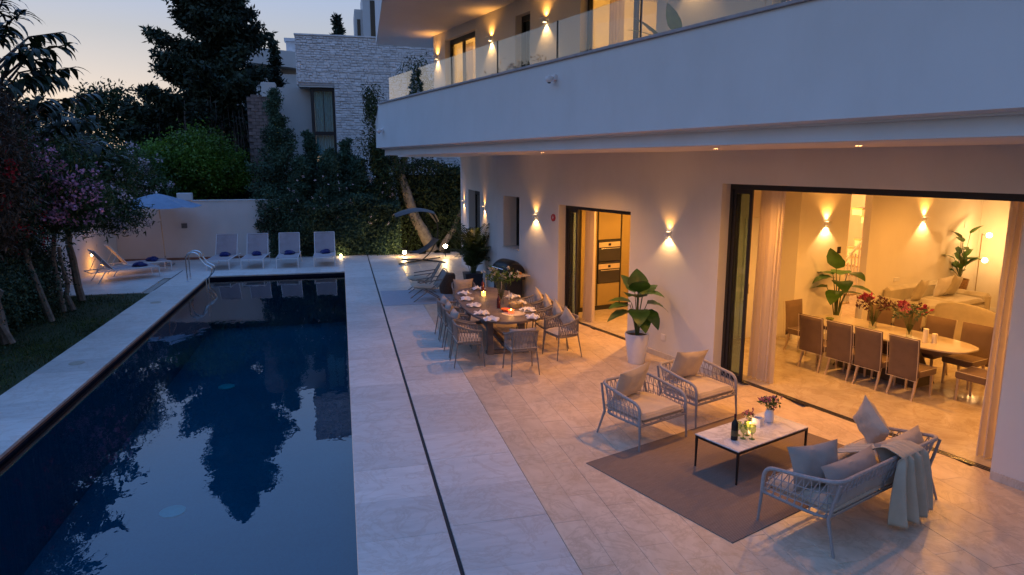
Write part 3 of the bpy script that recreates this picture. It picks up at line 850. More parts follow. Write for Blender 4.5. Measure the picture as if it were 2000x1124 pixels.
# kitchen cabinets: front plane u = 5.75, facing the camera side
kc = thing('kitchen_cabinets', 'tall olive kitchen cupboards beside the lit kitchen doorway', 'kitchen cabinet', tuple(W0), HA)
u = 5.75
build('carcass', MB().box(u+.025, u+.65, -3.6, -.6, .004, 3.28), M['blackmatte'], kc)
build('plinth', MB().box(u+.02, u+.024, -3.6, -.6, .004, .11), M['frame'], kc)
for (o0, o1, zs) in ((-1.09, -.62, [(.12,1.1),(1.105,3.25)]), (-1.80, -1.12, [(.12,.66),(1.76,3.25)]), (-2.55, -1.83, [(.12,1.1),(1.105,3.25)]), (-3.3,-2.58,[(.12,1.1),(1.105,3.25)])):
    for z0, z1 in zs: build('cupboard_door', MB().cbox(u, u+.022, o0+.008, o1-.008, z0, z1, .003), M['cabinet'], kc)
for z0, z1, lab in ((1.22, 1.74, 'upper built-in oven in the olive kitchen cupboards'), (.68, 1.2, 'lower built-in oven in the olive kitchen cupboards')):
    t = thing('built_in_oven', lab, 'oven', tuple(W0), HA)
    build('oven_front', MB().cbox(u-.012, u+.02, -1.79, -1.13, z0, z1, .004), M['oven'], t)
    build('control_strip', MB().box(u-.016, u-.0125, -1.78, -1.14, z1-.17, z1-.05), simple('brushed_oven_steel', (.75,.66,.5), .35, .8, var=.05), t)
    build('handle', MB().tube([(u-.05,-1.74,z1-.20),(u-.05,-1.18,z1-.20)], .009, 6), M['steel'], t)
    build('clock', MB().box(u-.018, u-.0165, -1.5, -1.42, z1-.14, z1-.08), M['black'], t)
# interior room lights (recessed ceiling spots the photo shows at work on every wall and on the terrace)
for (u_, o_, wt) in ((-.6,-1.3,135), (-2.8,-2.0,62), (-1.6,-3.4,62), (-.4,-6.2,66), (-3.2,-6.5,52), (3.6,-1.1,160), (4.6,-2.6,50)):
    build('ceiling_spot', MB().lathe([(.05,3.295),(.05,3.29),(0,3.29)], 14, (u_,o_,0)), M['bulb'], house)
    p = hp(u_, o_, 3.21); spot(tuple(p), (0,0,-1), wt, 165, .6, WARM, .05, house)
# interior sconces on the u=1.5 wall
sconce(0, 0, 'lit sconce on the living room wall above the large leaved plant', inside=(1.5,-3.8,2.37), w=22, up=.8)
sconce(0, 0, 'lit sconce on the living room wall above the cream sofa', inside=(1.5,-7.2,2.34), w=24, up=.8)
# ================================================================== WOVEN SEATS
def path_at(P, s):
    # point at arc-length fraction s of polyline P
    L = [0]
    for a, b in zip(P, P[1:]): L.append(L[-1] + (Vector(b)-Vector(a)).length)
    d = s*L[-1]
    for i in range(len(P)-1):
        if d <= L[i+1] or i == len(P)-2:
            t = (d-L[i])/max(1e-9, L[i+1]-L[i]); return Vector(P[i]).lerp(Vector(P[i+1]), min(1, max(0, t)))
def rounded(P, r=.1, n=5):
    out = [Vector(P[0])]
    for i in range(1, len(P)-1):
        p = Vector(P[i]); a = (Vector(P[i-1])-p); c = (Vector(P[i+1])-p)
        ra = min(r, a.length*.45, c.length*.45); A = p + a.normalized()*ra; B = p + c.normalized()*ra
        for k in range(n+1):
            t = k/n; out.append(A*(1-t)**2 + p*2*t*(1-t) + B*t*t)
    out.append(Vector(P[-1])); return out

# ---- outdoor dining chair; local +y is the way it faces, seat at 0.45
def dining_chair(label):
    t = thing('rope_dining_chair', label, 'dining chair', (0,0,0), 0, 'rope dining chairs round the outdoor table')
    top = rounded([(-.27,.20,.66),(-.285,-.02,.69),(-.25,-.25,.78),(.25,-.25,.78),(.285,-.02,.69),(.27,.20,.66)], .16, 6)
    bot = rounded([(-.24,.20,.43),(-.255,-.02,.43),(-.22,-.23,.43),(.22,-.23,.43),(.255,-.02,.43),(.24,.20,.43)], .16, 6)
    build('top_rail', MB().tube(top, .017, 8), M['rope_frame'], t, True)
    b = MB().tube(bot, .013, 6); b.tube([(-.24,.20,.43),(.24,.20,.43)], .013, 6)
    build('seat_frame', b, M['rope_frame'], t, True)
    b = MB(); n = 25
    for k in range(n):
        s = (k+.5)/n
        for sg in (1, -1):
            s2 = min(.99, max(.01, s+sg*.055))
            p, q = path_at(top, s), path_at(bot, s2); m = (p+q)/2 + Vector((0,0,0))
            b.tube([p, q], .0062, 4, False)
    build('rope_weave', b, M['rope'], t)
    for x in (-1, 1):
        build('leg', MB().tube([(x*.245,.205,.655),(x*.245,.21,.43),(x*.27,.255,0)], [.013,.014,.010], 8), M['rope_frame'], t, True)
        build('leg', MB().tube([(x*.20,-.235,.77),(x*.215,-.225,.43),(x*.25,-.30,0)], [.013,.014,.010], 8), M['rope_frame'], t, True)
    c = MB().pillow(.50,.47,.10, Matrix.Translation((0,-.01,.475)), 10, .22, .0)
    build('seat_cushion', c, M['cushion_g'], t, True)
    return t
def back_pillow(label, x, y, rz, tilt, z=.66, w=.46, h=.40, mat='pillow_b', ty=-.15, group=None, name='back_cushion', cat='cushion', roll=0):
    o = build(name, MB().pillow(w, h, .15, Matrix.Rotation(R(90-tilt), 4, 'X') @ Matrix.Rotation(R(roll), 4, 'Z'), 12), M[mat], None, True)
    tag(o, label, cat, group)
    q = Matrix.Rotation(rz, 3, 'Z') @ Vector((0, ty, 0)); o.location = (x+q.x, y+q.y, z); o.rotation_euler = (0,0,rz)
    return o
TC = Vector((2.98, 13.62, 0))
G = 'rope dining chairs round the outdoor table'
c0_ = dining_chair('rope dining chair at the near end of the outdoor table, its back to the lounge')
c0_.location = (2.94, 11.18, 0)
ordn = ['first', 'second', 'third', 'last']
for i, y in enumerate((11.86, 12.55, 13.28, 13.92)):
    ang = R(-90 + (0, 3, -2, 1)[i])
    dup(c0_, (2.12, y, 0), ang, f'{ordn[i]} rope dining chair on the pool side of the table, counted from the lounge end', G)
    if i > 0: back_pillow(f'grey blue cushion standing in the {ordn[i]} pool side dining chair', 2.12, y, ang, 14, group='cushions in the dining chairs')
for i, y in enumerate((11.92, 12.60, 13.28, 13.96)):
    ang = R(90 + (14, 4, -3, 2)[i])
    dup(c0_, (3.92 - (0.02 if i else 0), y, 0), ang, f'{ordn[i]} rope dining chair on the house side of the table, counted from the lounge end', G)
    back_pillow(f'beige cushion standing in the {ordn[i]} house side dining chair', 3.92, y, ang, 14, mat='cushion_g', group='cushions in the dining chairs', roll=(45,40,42,38)[i], z=.68, w=.40)
dup(c0_, (2.75, 15.85, 0), R(178), 'rope dining chair at the far end of the outdoor table, facing the lounge', G)
back_pillow('beige cushion in the dining chair at the far end of the table', 2.75, 15.85, R(178), 10, mat='cushion_g', group='cushions in the dining chairs')
back_pillow('grey cushion in the dining chair at the near end of the table', 2.94, 11.18, 0, 10, z=.60, group='cushions in the dining chairs')

# ---- outdoor dining table
tb = thing('outdoor_dining_table', 'long oval weathered wood dining table laid for dinner on the terrace', 'dining table', tuple(TC))
def oval(hw, hl, n=48, e=2.6):
    return [(hw*abs(math.cos(a))**(2/e)*math.copysign(1, math.cos(a)), hl*abs(math.sin(a))**(2/e)*math.copysign(1, math.sin(a))) for a in [2*PI*k/n for k in range(n)]]
b = MB(); O1 = oval(.70,1.82); O2 = oval(.685,1.805); n = 48; o = 0
for pts, z in ((O2,.70),(O1,.705),(O1,.742),(O2,.748)): b.v += [(x,y,z) for x,y in pts]
for r_ in range(3):
    for k in range(n): l=(k+1)%n; b.f.append((r_*n+k, r_*n+l, (r_+1)*n+l, (r_+1)*n+k))
b.f.append(tuple(range(n))[::-1]); b.f.append(tuple(range(3*n,4*n)))
build('tabletop', b, M['tabletop'], tb)
for y in (-1.25, 1.25):
    s = 1 if y > 0 else -1
    for x in (-.30, .30):
        b = MB()
        b.v = [(x-.055+.0,y-.05,.70),(x+.055,y-.05,.70),(x+.055,y+.05,.70),(x-.055,y+.05,.70)]
        xb = x*1.15; b.v += [(xb-.06,y-s*.38-.05,0),(xb+.06,y-s*.38-.05,0),(xb+.06,y-s*.38+.05,0),(xb-.06,y-s*.38+.05,0)]
        b.v = [(a, c + s*.0, d) for a, c, d in b.v]
        b.f = [(0,1,2,3),(7,6,5,4),(0,4,5,1),(1,5,6,2),(2,6,7,3),(3,7,4,0)]
        b.v[:4] = [(a, c - s*.25, d) for a, c, d in b.v[:4]]; b.v[4:] = [(a, c + s*.40, d) for a, c, d in b.v[4:]]
        build('leg', b, M['tabletop'], tb)
    build('foot_beam', MB().cbox(-.42,.42,y-.04,y+.06,.001,.07,.006), M['tabletop'], tb)
build('stretcher', MB().cbox(-.05,.05,-1.2,1.2,.075,.14,.006), M['tabletop'], tb)

# place settings: plate, crumpled napkin, glass
def napkin(seed, s=.15):
    rr = random.Random(seed); ph = [rr.uniform(0,6) for _ in range(6)]
    def f(u, v):
        x, y = 2*u-1, 2*v-1
        r = math.hypot(x, y)
        z = .055*max(0, 1-r*.75) + .018*math.sin(5*x+ph[0])*math.cos(4*y+ph[1]) + .014*math.sin(9*y+ph[2]+3*x)
        return (x*s*(.85+.2*math.sin(3*y+ph[3])), y*s*(.8+.25*math.cos(4*x+ph[4])), max(.002, z+.012))
    return MB().grid(f, 14, 14)
plate_me = MB().lathe([(0,.0),(.085,.0),(.13,.014),(.137,.018),(.132,.02),(.085,.007),(0,.006)], 26).mesh('plate', True); plate_me.materials.append(M['china'])
glass_me = MB().lathe([(.032,0),(.034,.002),(.004,.006),(.0035,.07),(.02,.085),(.036,.115),(.037,.15),(.031,.185)], 14).mesh('wine_glass', True); glass_me.materials.append(M['clear'])
pos = []
for i, y in enumerate((11.98, 12.55, 13.28, 13.98)): pos.append((2.50+(.1 if i==0 else 0), y, f'pool side, {ordn[i]} from the lounge end'))
for i, y in enumerate((12.0, 12.6, 13.28, 13.98)): pos.append((3.46-(.08 if i==0 else 0), y, f'house side, {ordn[i]} from the lounge end'))
pos.append((2.95, 15.12, 'far end of the table')); pos.append((2.52, 14.62, 'pool side corner of the far end'))
for k, (x, y, w) in enumerate(pos):
    p = linkob('plate', plate_me, None, None, (x, y, .7485)); tag(p, f'white dinner plate on the outdoor table, {w}', 'plate', 'dinner plates on the outdoor table')
    nk = build('napkin', napkin(k), M['linen'], None, True, (x+random.uniform(-.02,.02), y+random.uniform(-.02,.02), .757), random.uniform(0,6))
    nk['label'] = f'crumpled white napkin on the plate, {w}'; nk['category'] = 'napkin'; nk['group'] = 'napkins on the dinner plates'
    s = 1 if x < 3 else -1
    g_ = linkob('wine_glass', glass_me, None, None, (x+s*.17, y+.15, .7485)); tag(g_, f'stemmed wine glass behind the plate, {w}', 'wine glass', 'wine glasses on the outdoor table')
def bottle(name, label, x, y, z, m, h=.30, r=.038):
    t = thing(name, label, 'bottle', (x,y,z))
    build('bottle_body', MB().lathe([(0,0),(r,.0),(r,.18*h/.3),(r*.9,.2*h/.3),(.014,.235*h/.3),(.013,.29*h/.3),(.0,.29*h/.3)], 16), m, t, True)
    build('cap', MB().lathe([(.0145,.262*h/.3),(.0148,h),(0,h+.001)], 12), M['wine'] if m is not M['wine'] else M['black'], t, True)
    return t
bottle('wine_bottle', 'dark red wine bottle beside the flower vase on the outdoor table', 2.95, 13.0, .7485, M['wine'])
bottle('wine_bottle', 'dark red wine bottle near the far end of the outdoor table', 2.98, 14.72, .7485, M['wine'], .33)
def candle(x, y, z, label, col, r=.035, h=.06, w=.8):
    t = thing('candle', label, 'candle', (x,y,z))
    build('holder', MB().lathe([(0,0),(r*1.15,0),(r*1.2,h),(r*1.12,h),(r*1.05,.006),(0,.006)], 16), M[col], t, True)
    build('wax', MB().lathe([(r,.008),(r,h*.6),(0,h*.6)], 14), M['wax'], t)
    build('flame', MB().lathe([(0,h*.62),(.006,h*.72),(.007,h*.85),(.003,h*1.15),(0,h*1.35)], 8), M['flame'], t, True)
    point((x,y,z+h*1.6), w, (1,.45,.12), .012, t); return t
candle(3.08, 12.50, .7485, 'lit red glass candle on the near part of the outdoor table', 'candle_r', .045, .07, 1.2)
candle(2.92, 14.35, .7485, 'lit yellow candle towards the far end of the outdoor table', 'candle_y', .04, .09, 1.0)
b = MB().lathe([(0,0),(.05,0),(.09,.03),(.105,.06),(.1,.062),(.085,.034),(0,.01)], 18)
tag(build('bowl', b, simple('orange_glass_bowl', (.55,.14,.05), .25, var=.1), None, True, (3.02, 12.66, .7485)), 'orange glass bowl behind the red candle on the outdoor table', 'bowl')
b = MB().lathe([(0,0),(.22,0),(.225,.006),(0,.007)], 26)
tag(build('placemat', b, simple('beige_round_placemat', (.42,.36,.30), .8, var=.15, nscale=50), None, False, (3.12, 12.45, .7485)), 'round beige placemat under the red candle', 'placemat')
t = thing('glass_cloche', 'ribbed glass bread basket with pale rolls on the outdoor table', 'serving dish', (3.32, 13.05, .7485))
build('dish', MB().lathe([(0,0),(.13,0),(.16,.08),(.155,.08),(.125,.006),(0,.006)], 20), simple('amber_ribbed_glass', (.42,.30,.15), .2, var=.1), t, True)
for k in range(6):
    a = k*1.05; build('bread_roll', MB().lathe([(0,-.03),(.035,-.02),(.042,0),(.03,.022),(0,.03)], 10, (.075*math.cos(a), .075*math.sin(a), .075+.01*(k%2))), simple('bread', (.55,.42,.24), .8) if k==0 else bpy.data.materials['bread'], t, True)
for q_, (x, y) in enumerate(((3.15,13.6),(3.2,13.15),(2.85,13.75))):
    t = thing('candlestick', ('slim pale candlestick by the vase','short pale candlestick in front of the vase','slim pale candlestick on the pool side of the vase')[q_]+' on the outdoor table', 'candlestick', (x,y,.7485))
    hh = (.26,.12,.3)[q_]
    build('stick', MB().lathe([(0,0),(.04,0),(.04,.01),(.008,.016),(.008,hh),(.02,hh+.006),(.02,hh+.012),(0,hh+.012)], 12), M['clear'], t, True)
    build('taper', MB().lathe([(.011,hh+.012),(.009,hh+.2),(0,hh+.202)], 8), M['wax'], t, True)

# ---- lounge chairs with net sides
def lounge_frame(t, w, d, seat=.36, top=.70, front=.60, legs=True):
    hw, hd = w/2, d/2
    T = rounded([(-hw,hd,seat-.02),(-hw,hd-.01,front),(-hw+.0,-hd*.2,top-.035),(-hw+.02,-hd,top+.02),(hw-.02,-hd,top+.02),(hw,-hd*.2,top-.035),(hw,hd-.01,front),(hw,hd,seat-.02)], .13, 6)
    Bt = rounded([(-hw,hd,seat-.03),(-hw,-hd*.2,seat-.03),(-hw+.03,-hd+.1,seat-.03),(hw-.03,-hd+.1,seat-.03),(hw,-hd*.2,seat-.03),(hw,hd,seat-.03)], .12, 5)
    build('top_rail', MB().tube(T, .021, 8), M['rope_grey'], t, True)
    b = MB().tube(Bt, .016, 8); b.tube([(-hw,hd,seat-.03),(hw,hd,seat-.03)], .016, 8); b.tube([(0,-hd+.1,seat-.03),(0,hd,seat-.03)], .012, 6)
    build('seat_frame', b, M['grey_frame'], t, True)
    b = MB()
    TT = T[6:-6]; BB = Bt
    n = int((w+2*d)/.085)
    for k in range(n):
        s = (k+.5)/n; q0 = path_at(TT, s); 
        for sg in (1,-1):
            s2 = min(.995, max(.005, s+sg*.75/n*1.5)); q1 = path_at(BB, s2)
            b.tube([q0, q1], .0055, 4, False)
    for fr in (.35, .62, .82):
        b.tube([path_at(TT, k/40).lerp(path_at(BB, k/40), fr) for k in range(41)], .005, 4, False)
    build('rope_net', b, M['rope_grey'], t)
    b = MB()
    for k in range(1, int(w/.12)):
        x = -hw + w*k/int(w/.12); b.tube([(x,-hd+.11,seat-.03),(x,hd,seat-.03)], .006, 4, False)
    build('seat_webbing', b, M['rope_grey'], t)
    for x in (-1,1):
        build('leg', MB().tube([(x*hw,hd,seat-.01),(x*(hw+.015),hd+.02,0)], [.018,.013], 8), M['grey_frame'], t, True)
        build('leg', MB().tube([(x*(hw-.03),-hd-.005,top+.0),(x*(hw-.02),-hd+.08,seat-.03),(x*(hw+.015),-hd-.02,0)], [.016,.018,.013], 8), M['grey_frame'], t, True)
def cush(name, parent, w, d, h, x, y, z, m, e=.13):
    # boxy cushion with soft edges
    def f(sg):
        def g(u, v):
            a, c = 2*u-1, 2*v-1
            k = (max(0,1-abs(a)**9)*max(0,1-abs(c)**9))**.3
            return (x+a*w/2, y+c*d/2, z+h/2+sg*(h/2)*k + (.006*math.sin(5*a+c*4) if sg>0 else 0)*k)
        return g
    b = MB().grid(f(1), 16, 16).grid(lambda u,v: f(-1)(1-u, v), 16, 16)
    o = build(name, b, M[m], parent, True)
    for zz in (z+h*.80, z+h*.20):
        E = rounded([(x,y-d/2*.985,zz),(x+w/2*.985,y-d/2*.985,zz),(x+w/2*.985,y+d/2*.985,zz),(x-w/2*.985,y+d/2*.985,zz),(x-w/2*.985,y-d/2*.985,zz),(x,y-d/2*.985,zz)], .05, 4)
        build('seam', MB().tube(E, .0045, 5), M[m], o, True)
    return o
for k, (x, y, rz, lab) in enumerate(((3.785, 8.02, R(200.5), 'rope lounge armchair nearer the pool with beige seat cushion'),
                                     (4.86, 8.55, R(200.5), 'rope lounge armchair nearer the glass doors, turned to the coffee table'))):
    if k == 0:
        t0 = thing('lounge_armchair', lab, 'armchair', (x, y, 0), rz, 'rope lounge armchairs')
        lounge_frame(t0, .84, .76); cush('seat_cushion', t0, .76, .72, .14, 0, .03, .34, 'cushion')
    else: dup(t0, (x, y, 0), rz, lab)
    back_pillow(('beige back pillow in the armchair nearer the pool','beige back pillow in the armchair nearer the glass doors')[k], x, y, rz+R((8,-6)[k]), 22, z=.69, w=.60, h=.48, mat='cushion', ty=-.2, group='back pillows of the lounge armchairs', name='pillow', cat='pillow', roll=(-6,5)[k])
sf = thing('outdoor_sofa', 'two seat rope sofa with a pale throw hanging over its back', 'sofa', (5.065, 5.615, 0), R(20.5))
lounge_frame(sf, 1.96, .78)
cush('seat_cushion', sf, .93, .72, .14, -.47, .03, .34, 'cushion'); cush('seat_cushion', sf, .93, .72, .14, .47, .03, .34, 'cushion')
SM = Matrix.Translation((5.065, 5.615, 0)) @ Matrix.Rotation(R(20.5), 4, 'Z')
def sofa_pillow(lx, ly, z, w, h, tilt, yaw, roll, label, mat='cushion_g', th=.17):
    o = build('pillow', MB().pillow(w, h, th, Matrix.Rotation(R(90-tilt),4,'X') @ Matrix.Rotation(R(roll),4,'Z'), 12), M[mat], None, True)
    tag(o, label, 'pillow', 'pillows on the outdoor sofa'); p = SM @ Vector((lx, ly, z)); o.location = p; o.rotation_euler = (0,0,R(20.5+yaw))
sofa_pillow(-.45, -.24, .60, .86, .38, 24, 0, 0, 'long grey back cushion in the left half of the sofa', 'pillow_b', .2)
sofa_pillow(.50, -.24, .60, .88, .38, 24, 0, 0, 'long beige back cushion in the right half of the sofa', 'cushion_g', .2)
sofa_pillow(-.68, .02, .67, .54, .42, 16, -22, 3, 'grey square pillow leaning on the left arm of the sofa', 'pillow_b')
sofa_pillow(.66, .20, .74, .46, .46, 12, 62, 38, 'pale pointed pillow standing on the right end of the sofa', 'cushion_g')
# throw draped over the back
def throw(u, v):
    x = -.02 + .44*u + .03*math.sin(v*6+u*3)
    fold = .022*math.sin(u*23+v*2) + .014*math.sin(u*41+1)
    s = v*1.75      # arc length from seat, over the rail, down behind
    if s < .45: y = .26 - s*.8; z = .535 + s*.30 + fold*.5
    elif s < .80:
        a = (s-.45)/.35; y = -.10 - a*.24; z = .67 + .12*math.sin(a*PI*.55) + fold*.3
    elif s < .95:
        a = (s-.80)/.15; y = -.34 - .13*math.sin(a*PI/2); z = .79 - .04*a + fold*.1
    else:
        a = s-.95; y = -.475 + fold*(1+a*1.8) - .05*a; z = .75 - a*.86
        x += (u-.5)*.26*a + .04*a
    return (x, y, max(.03, z + (.02*math.sin(u*9) if v>.97 else 0)))
th_ = build('throw_blanket', MB().grid(throw, 60, 48), M['throw'], None, True)
th_.matrix_world = SM; tag(th_, 'pale grey throw hanging in folds over the back of the outdoor sofa', 'blanket')
mod = th_.modifiers.new('thick', 'SOLIDIFY'); mod.thickness = .008
b = MB()
for k in range(40):
    p = throw((k+.5)/40, 1.0); b.tube([p, (p[0]+random.uniform(-.005,.005), p[1], p[2]-.03)], .002, 3, False)
build('fringe', b, M['throw'], th_, kind='stuff')

# ---- rug
def rug_mat(name, c1, c2):
    m, nt, b = newmat(name); v = coords(nt)
    w = nt.nodes.new('ShaderNodeTexWave'); w.inputs['Scale'].default_value = 18; w.inputs['Distortion'].default_value = .8; w.bands_direction = 'Y'
    nt.links.new(v, w.inputs[0]); c = ramp(nt, w.outputs[0], [(.2, c1), (.8, c2)])
    v2 = coords(nt, 'Object', (2, 40, 1)); c = mul(nt, c, ramp(nt, noise(nt, v2, 3, 4), [(.3,(.82,.82,.82)),(.7,(1.12,1.12,1.12))]))
    nt.links.new(c, b.inputs['Base Color']); b.inputs['Roughness'].default_value = .95; b.inputs['Specular IOR Level'].default_value=.1
    bump(nt, b, w.outputs[0], .4, .004); return m
A = Vector((2.78,7.32)); e1 = Vector((math.cos(R(22)), math.sin(R(22)))); e2 = Vector((.336,-.942))
cc = A + e1*1.55 + e2*1.08
tag(build('outdoor_rug', MB().cbox(-1.55,1.55,-1.08,1.08,.0015,.010,.003), rug_mat('brown_rug', (.155,.115,.09), (.27,.215,.175)), None, False, (cc.x, cc.y, 0), R(20.5)), 'large brown flat woven rug under the coffee table and sofa', 'rug')
tag(build('outdoor_rug', MB().cbox(-.95,.95,-1.05,1.05,.0015,.009,.003), rug_mat('blue_grey_rug', (.36,.38,.42), (.44,.46,.50)), None, False, (1.90, 18.42, 0), R(-1)), 'pale blue grey rug under the folding relax chairs', 'rug')

# ---- coffee table
CT = (4.71, 6.89)
ct = thing('coffee_table', 'white marble coffee table on thin black metal legs', 'coffee table', (*CT, .010), R(20))
build('marble_top', MB().cbox(-.665,.665,-.315,.315,.395,.41,.003), M['marble'], ct)
build('frame', MB().box(-.66,.66,-.31,-.285,.365,.394).box(-.66,.66,.285,.31,.365,.394).box(-.66,-.635,-.285,.285,.365,.394).box(.635,.66,-.285,.285,.365,.394), M['black'], ct)
for x in (-.648,.648):
    for y in (-.298,.298):
        b = MB(); s = .0125; e = .008
        b.v = [(x-s,y-s,.3645),(x+s,y-s,.3645),(x+s,y+s,.3645),(x-s,y+s,.3645),(x-e,y-e,0),(x+e,y-e,0),(x+e,y+e,0),(x-e,y+e,0)]
        b.f = [(0,1,2,3),(7,6,5,4),(0,4,5,1),(1,5,6,2),(2,6,7,3),(3,7,4,0)]
        build('leg', b, M['black'], ct)
CM = Matrix.Translation((*CT, .42)) @ Matrix.Rotation(R(20), 4, 'Z')
def on_ct(x, y): p = CM @ Vector((x, y, .0005)); return (p.x, p.y, p.z)
x, y, z = on_ct(-.42, -.06)
t = bottle('champagne_bottle', 'dark champagne bottle standing on the marble coffee table', x, y, z, M['black'], .31, .04)
build('label_band', MB().lathe([(.0405,.05),(.0407,.12)], 16), simple('dark_gold_label', (.10,.075,.03), .4), t, True)
gob = MB().lathe([(.034,0),(.034,.003),(.007,.01),(.006,.05),(.012,.065),(.034,.085),(.042,.12),(.040,.155),(.036,.17)], 16).mesh('goblet', True); gob.materials.append(M['greenglass'])
for k, (a, c, w) in enumerate(((-.31,-.10,'beside the champagne bottle'),(-.24,-.17,'at the front of the cluster'),(-.19,-.06,'at the right of the cluster'),(-.28,.0,'at the back of the cluster'))):
    tag(linkob('goblet', gob, None, None, on_ct(a, c)), f'green glass goblet on the coffee table, {w}', 'goblet', 'green goblets on the coffee table')
x, y, z = on_ct(.08,.10); candle(x, y, z, 'low round lit candle on the marble coffee table', 'candle_y', .035, .045, .18)
x, y, z = on_ct(.18,.06)
t = thing('milk_glass_cube', 'white square glass holder on the coffee table', 'candle holder', (x,y,z), R(30))
build('cup', MB().box(-.05,.05,-.05,-.043,0,.10).box(-.05,.05,.043,.05,0,.10).box(-.05,-.043,-.043,.043,0,.10).box(.043,.05,-.043,.043,0,.10).box(-.043,.043,-.043,.043,0,.01), M['pot_white'], t)

def flower_head(c, r, n, rng, el=.35):
    P = []
    for i in range(n):
        d = rng.normal(size=3); d /= np.linalg.norm(d)+1e-9; d[2] = abs(d[2])*1.0
        P.append(np.array(c)+d*r*rng.uniform(.15,.9))
    return P
# ---- white sun loungers
def lounger(label, raise_deg, towel=True):
    t = thing('sun_lounger', label, 'sun lounger', (0,0,0), 0, 'sun loungers beyond the pool')
    # local +y points to the head; foot end at y=-.95
    L0, H, Wd = -.98, .35, .36
    b = MB().tube([(-Wd,L0,H),(-Wd,.30,H)], .016, 6); b.tube([(Wd,L0,H),(Wd,.30,H)], .016, 6)
    b.tube([(-Wd,L0,H-.03),(Wd,L0,H-.03)], .015, 6); b.tube([(-Wd,.30,H-.03),(Wd,.30,H-.03)], .014, 6); b.tube([(-Wd,.95,H-.02),(Wd,.95,H-.02)], .014, 6)
    b.tube([(-Wd,.30,H),(-Wd,.95,H-.02)], .014, 6); b.tube([(Wd,.30,H),(Wd,.95,H-.02)], .014, 6)
    build('frame', b, M['white_metal'], t, True)
    for x in (-Wd, Wd):
        build('leg', MB().tube([(x,L0,H),(x,L0-.01,0)], .016, 6), M['white_metal'], t, True)
        build('leg', MB().tube([(x,.55,H-.01),(x*1.05,.78,0)], .016, 6), M['white_metal'], t, True)
    a = R(raise_deg); c_, s_ = math.cos(a), math.sin(a)
    def sl(u, v):
        x = (2*u-1)*(Wd-.005); return (x, L0+.01+(1.23)*v, H+.018 - .02*(1-(2*u-1)**2))
    build('seat_sling', MB().grid(sl, 8, 10), M['sling'], t, True)
    def bk(u, v):
        x = (2*u-1)*(Wd-.005); q = .80*v; dp = .018*(1-(2*u-1)**2)
        return (x, .31 + q*c_ + dp*s_, H+.022 + q*s_ - dp*c_)
    build('back_sling', MB().grid(bk, 8, 8), M['sling'], t, True)
    e = (.80*c_, .80*s_)
    b = MB().tube([(-Wd,.30,H),(-Wd,.30+e[0],H+e[1]),(Wd,.30+e[0],H+e[1]),(Wd,.30,H)], .013, 6)
    build('back_frame', b, M['white_metal'], t, True)
    b = MB().tube([(-Wd*.9,.30+e[0]*.6,H+e[1]*.6),(-Wd*.9,.80,H)], .009, 5); b.tube([(Wd*.9,.30+e[0]*.6,H+e[1]*.6),(Wd*.9,.80,H)], .009, 5)
    build('back_prop', b, M['white_metal'], t, True)
    return t
def towel_mesh(seed):
    b = MB(); rr = random.Random(seed)
    for k in range(3):
        y = -.09+.09*k; z = .05+.035*(k==1)
        b.pillow(.34-.03*k, .17, .12+.02*k, Matrix.Translation((rr.uniform(-.02,.02), y, z)) @ Matrix.Rotation(rr.uniform(-.3,.3),4,'Z') @ Matrix.Rotation(rr.uniform(-.2,.2),4,'Y'), 8, .5)
    return b
GT = 'navy towels on the sun loungers'
l0 = lounger('sun lounger behind the pool, leftmost of the row of four, by the ladder', 64)
row = [(-4.12, 25.75, 2), (-3.05, 25.72, 1), (-1.93, 25.72, 0), (-.68, 25.72, 0)]
names = ['leftmost of the row of four, by the ladder', 'second from the left in the row of four', 'third from the left in the row of four', 'rightmost of the row of four, in front of the hedge']
for i, (x, y, a) in enumerate(row):
    if i == 0: l0.location = (x,y,0); l0.rotation_euler = (0,0,R(-a*2))
    else: dup(l0, (x,y,0), R(-a*2), 'sun lounger behind the pool, '+names[i])
    o = build('towel', towel_mesh(i), M['towel'], None, True, (x+.02, y-.06+.12, .345), R((-12,10,-25,18)[i]))
    tag(o, 'crumpled navy towel on the lounger '+names[i].replace(', in front of the hedge','').replace(', by the ladder',''), 'towel', GT)
l2 = lounger('sun lounger on the left corner terrace, nearer the lawn, seen from its side', 52)
l2.location = (-6.80, 23.55, 0); l2.rotation_euler = (0,0,R(122)); l2['group'] = 'sun loungers on the corner terrace'
dup(l2, (-6.72, 24.80, 0), R(119), 'sun lounger on the left corner terrace, nearer the back wall')
for (x, y, lab, k) in ((-6.36, 23.85, 'rolled navy towel on the corner lounger nearer the lawn', 7), (-6.28, 25.08, 'rolled navy towel on the corner lounger nearer the back wall', 8)):
    tag(build('towel', towel_mesh(k), M['towel'], None, True, (x,y,.345), R(70)), lab, 'towel', GT)

# ---- parasol
pz = thing('parasol', 'open pale blue grey parasol by the back garden wall', 'parasol', (-6.28, 26.4, 0))
m_par = fabric('pale_parasol_canvas', (.17,.24,.33), 120)
n = 8; Rr = 1.45; zt = 2.56
b = MB()
def par(u, v):
    k = u*n; i = int(k) % n; f = k-int(k); a0 = 2*PI*i/n; a1 = 2*PI*(i+1)/n
    p = Vector((math.cos(a0), math.sin(a0), 0)).lerp(Vector((math.cos(a1), math.sin(a1), 0)), f)
    sag = .05*math.sin(f*PI)*v
    return (p.x*Rr*v, p.y*Rr*v*.92, zt - .44*v**1.15 - sag)
build('canopy', MB().grid(par, n*6, 8), m_par, pz)
b = MB()
for i in range(n):
    a = 2*PI*i/n; b.tube([(0,0,zt-.03),(Rr*.97*math.cos(a), Rr*.97*.92*math.sin(a), zt-.475)], .008, 4)
build('ribs', b, M['white_metal'], pz)
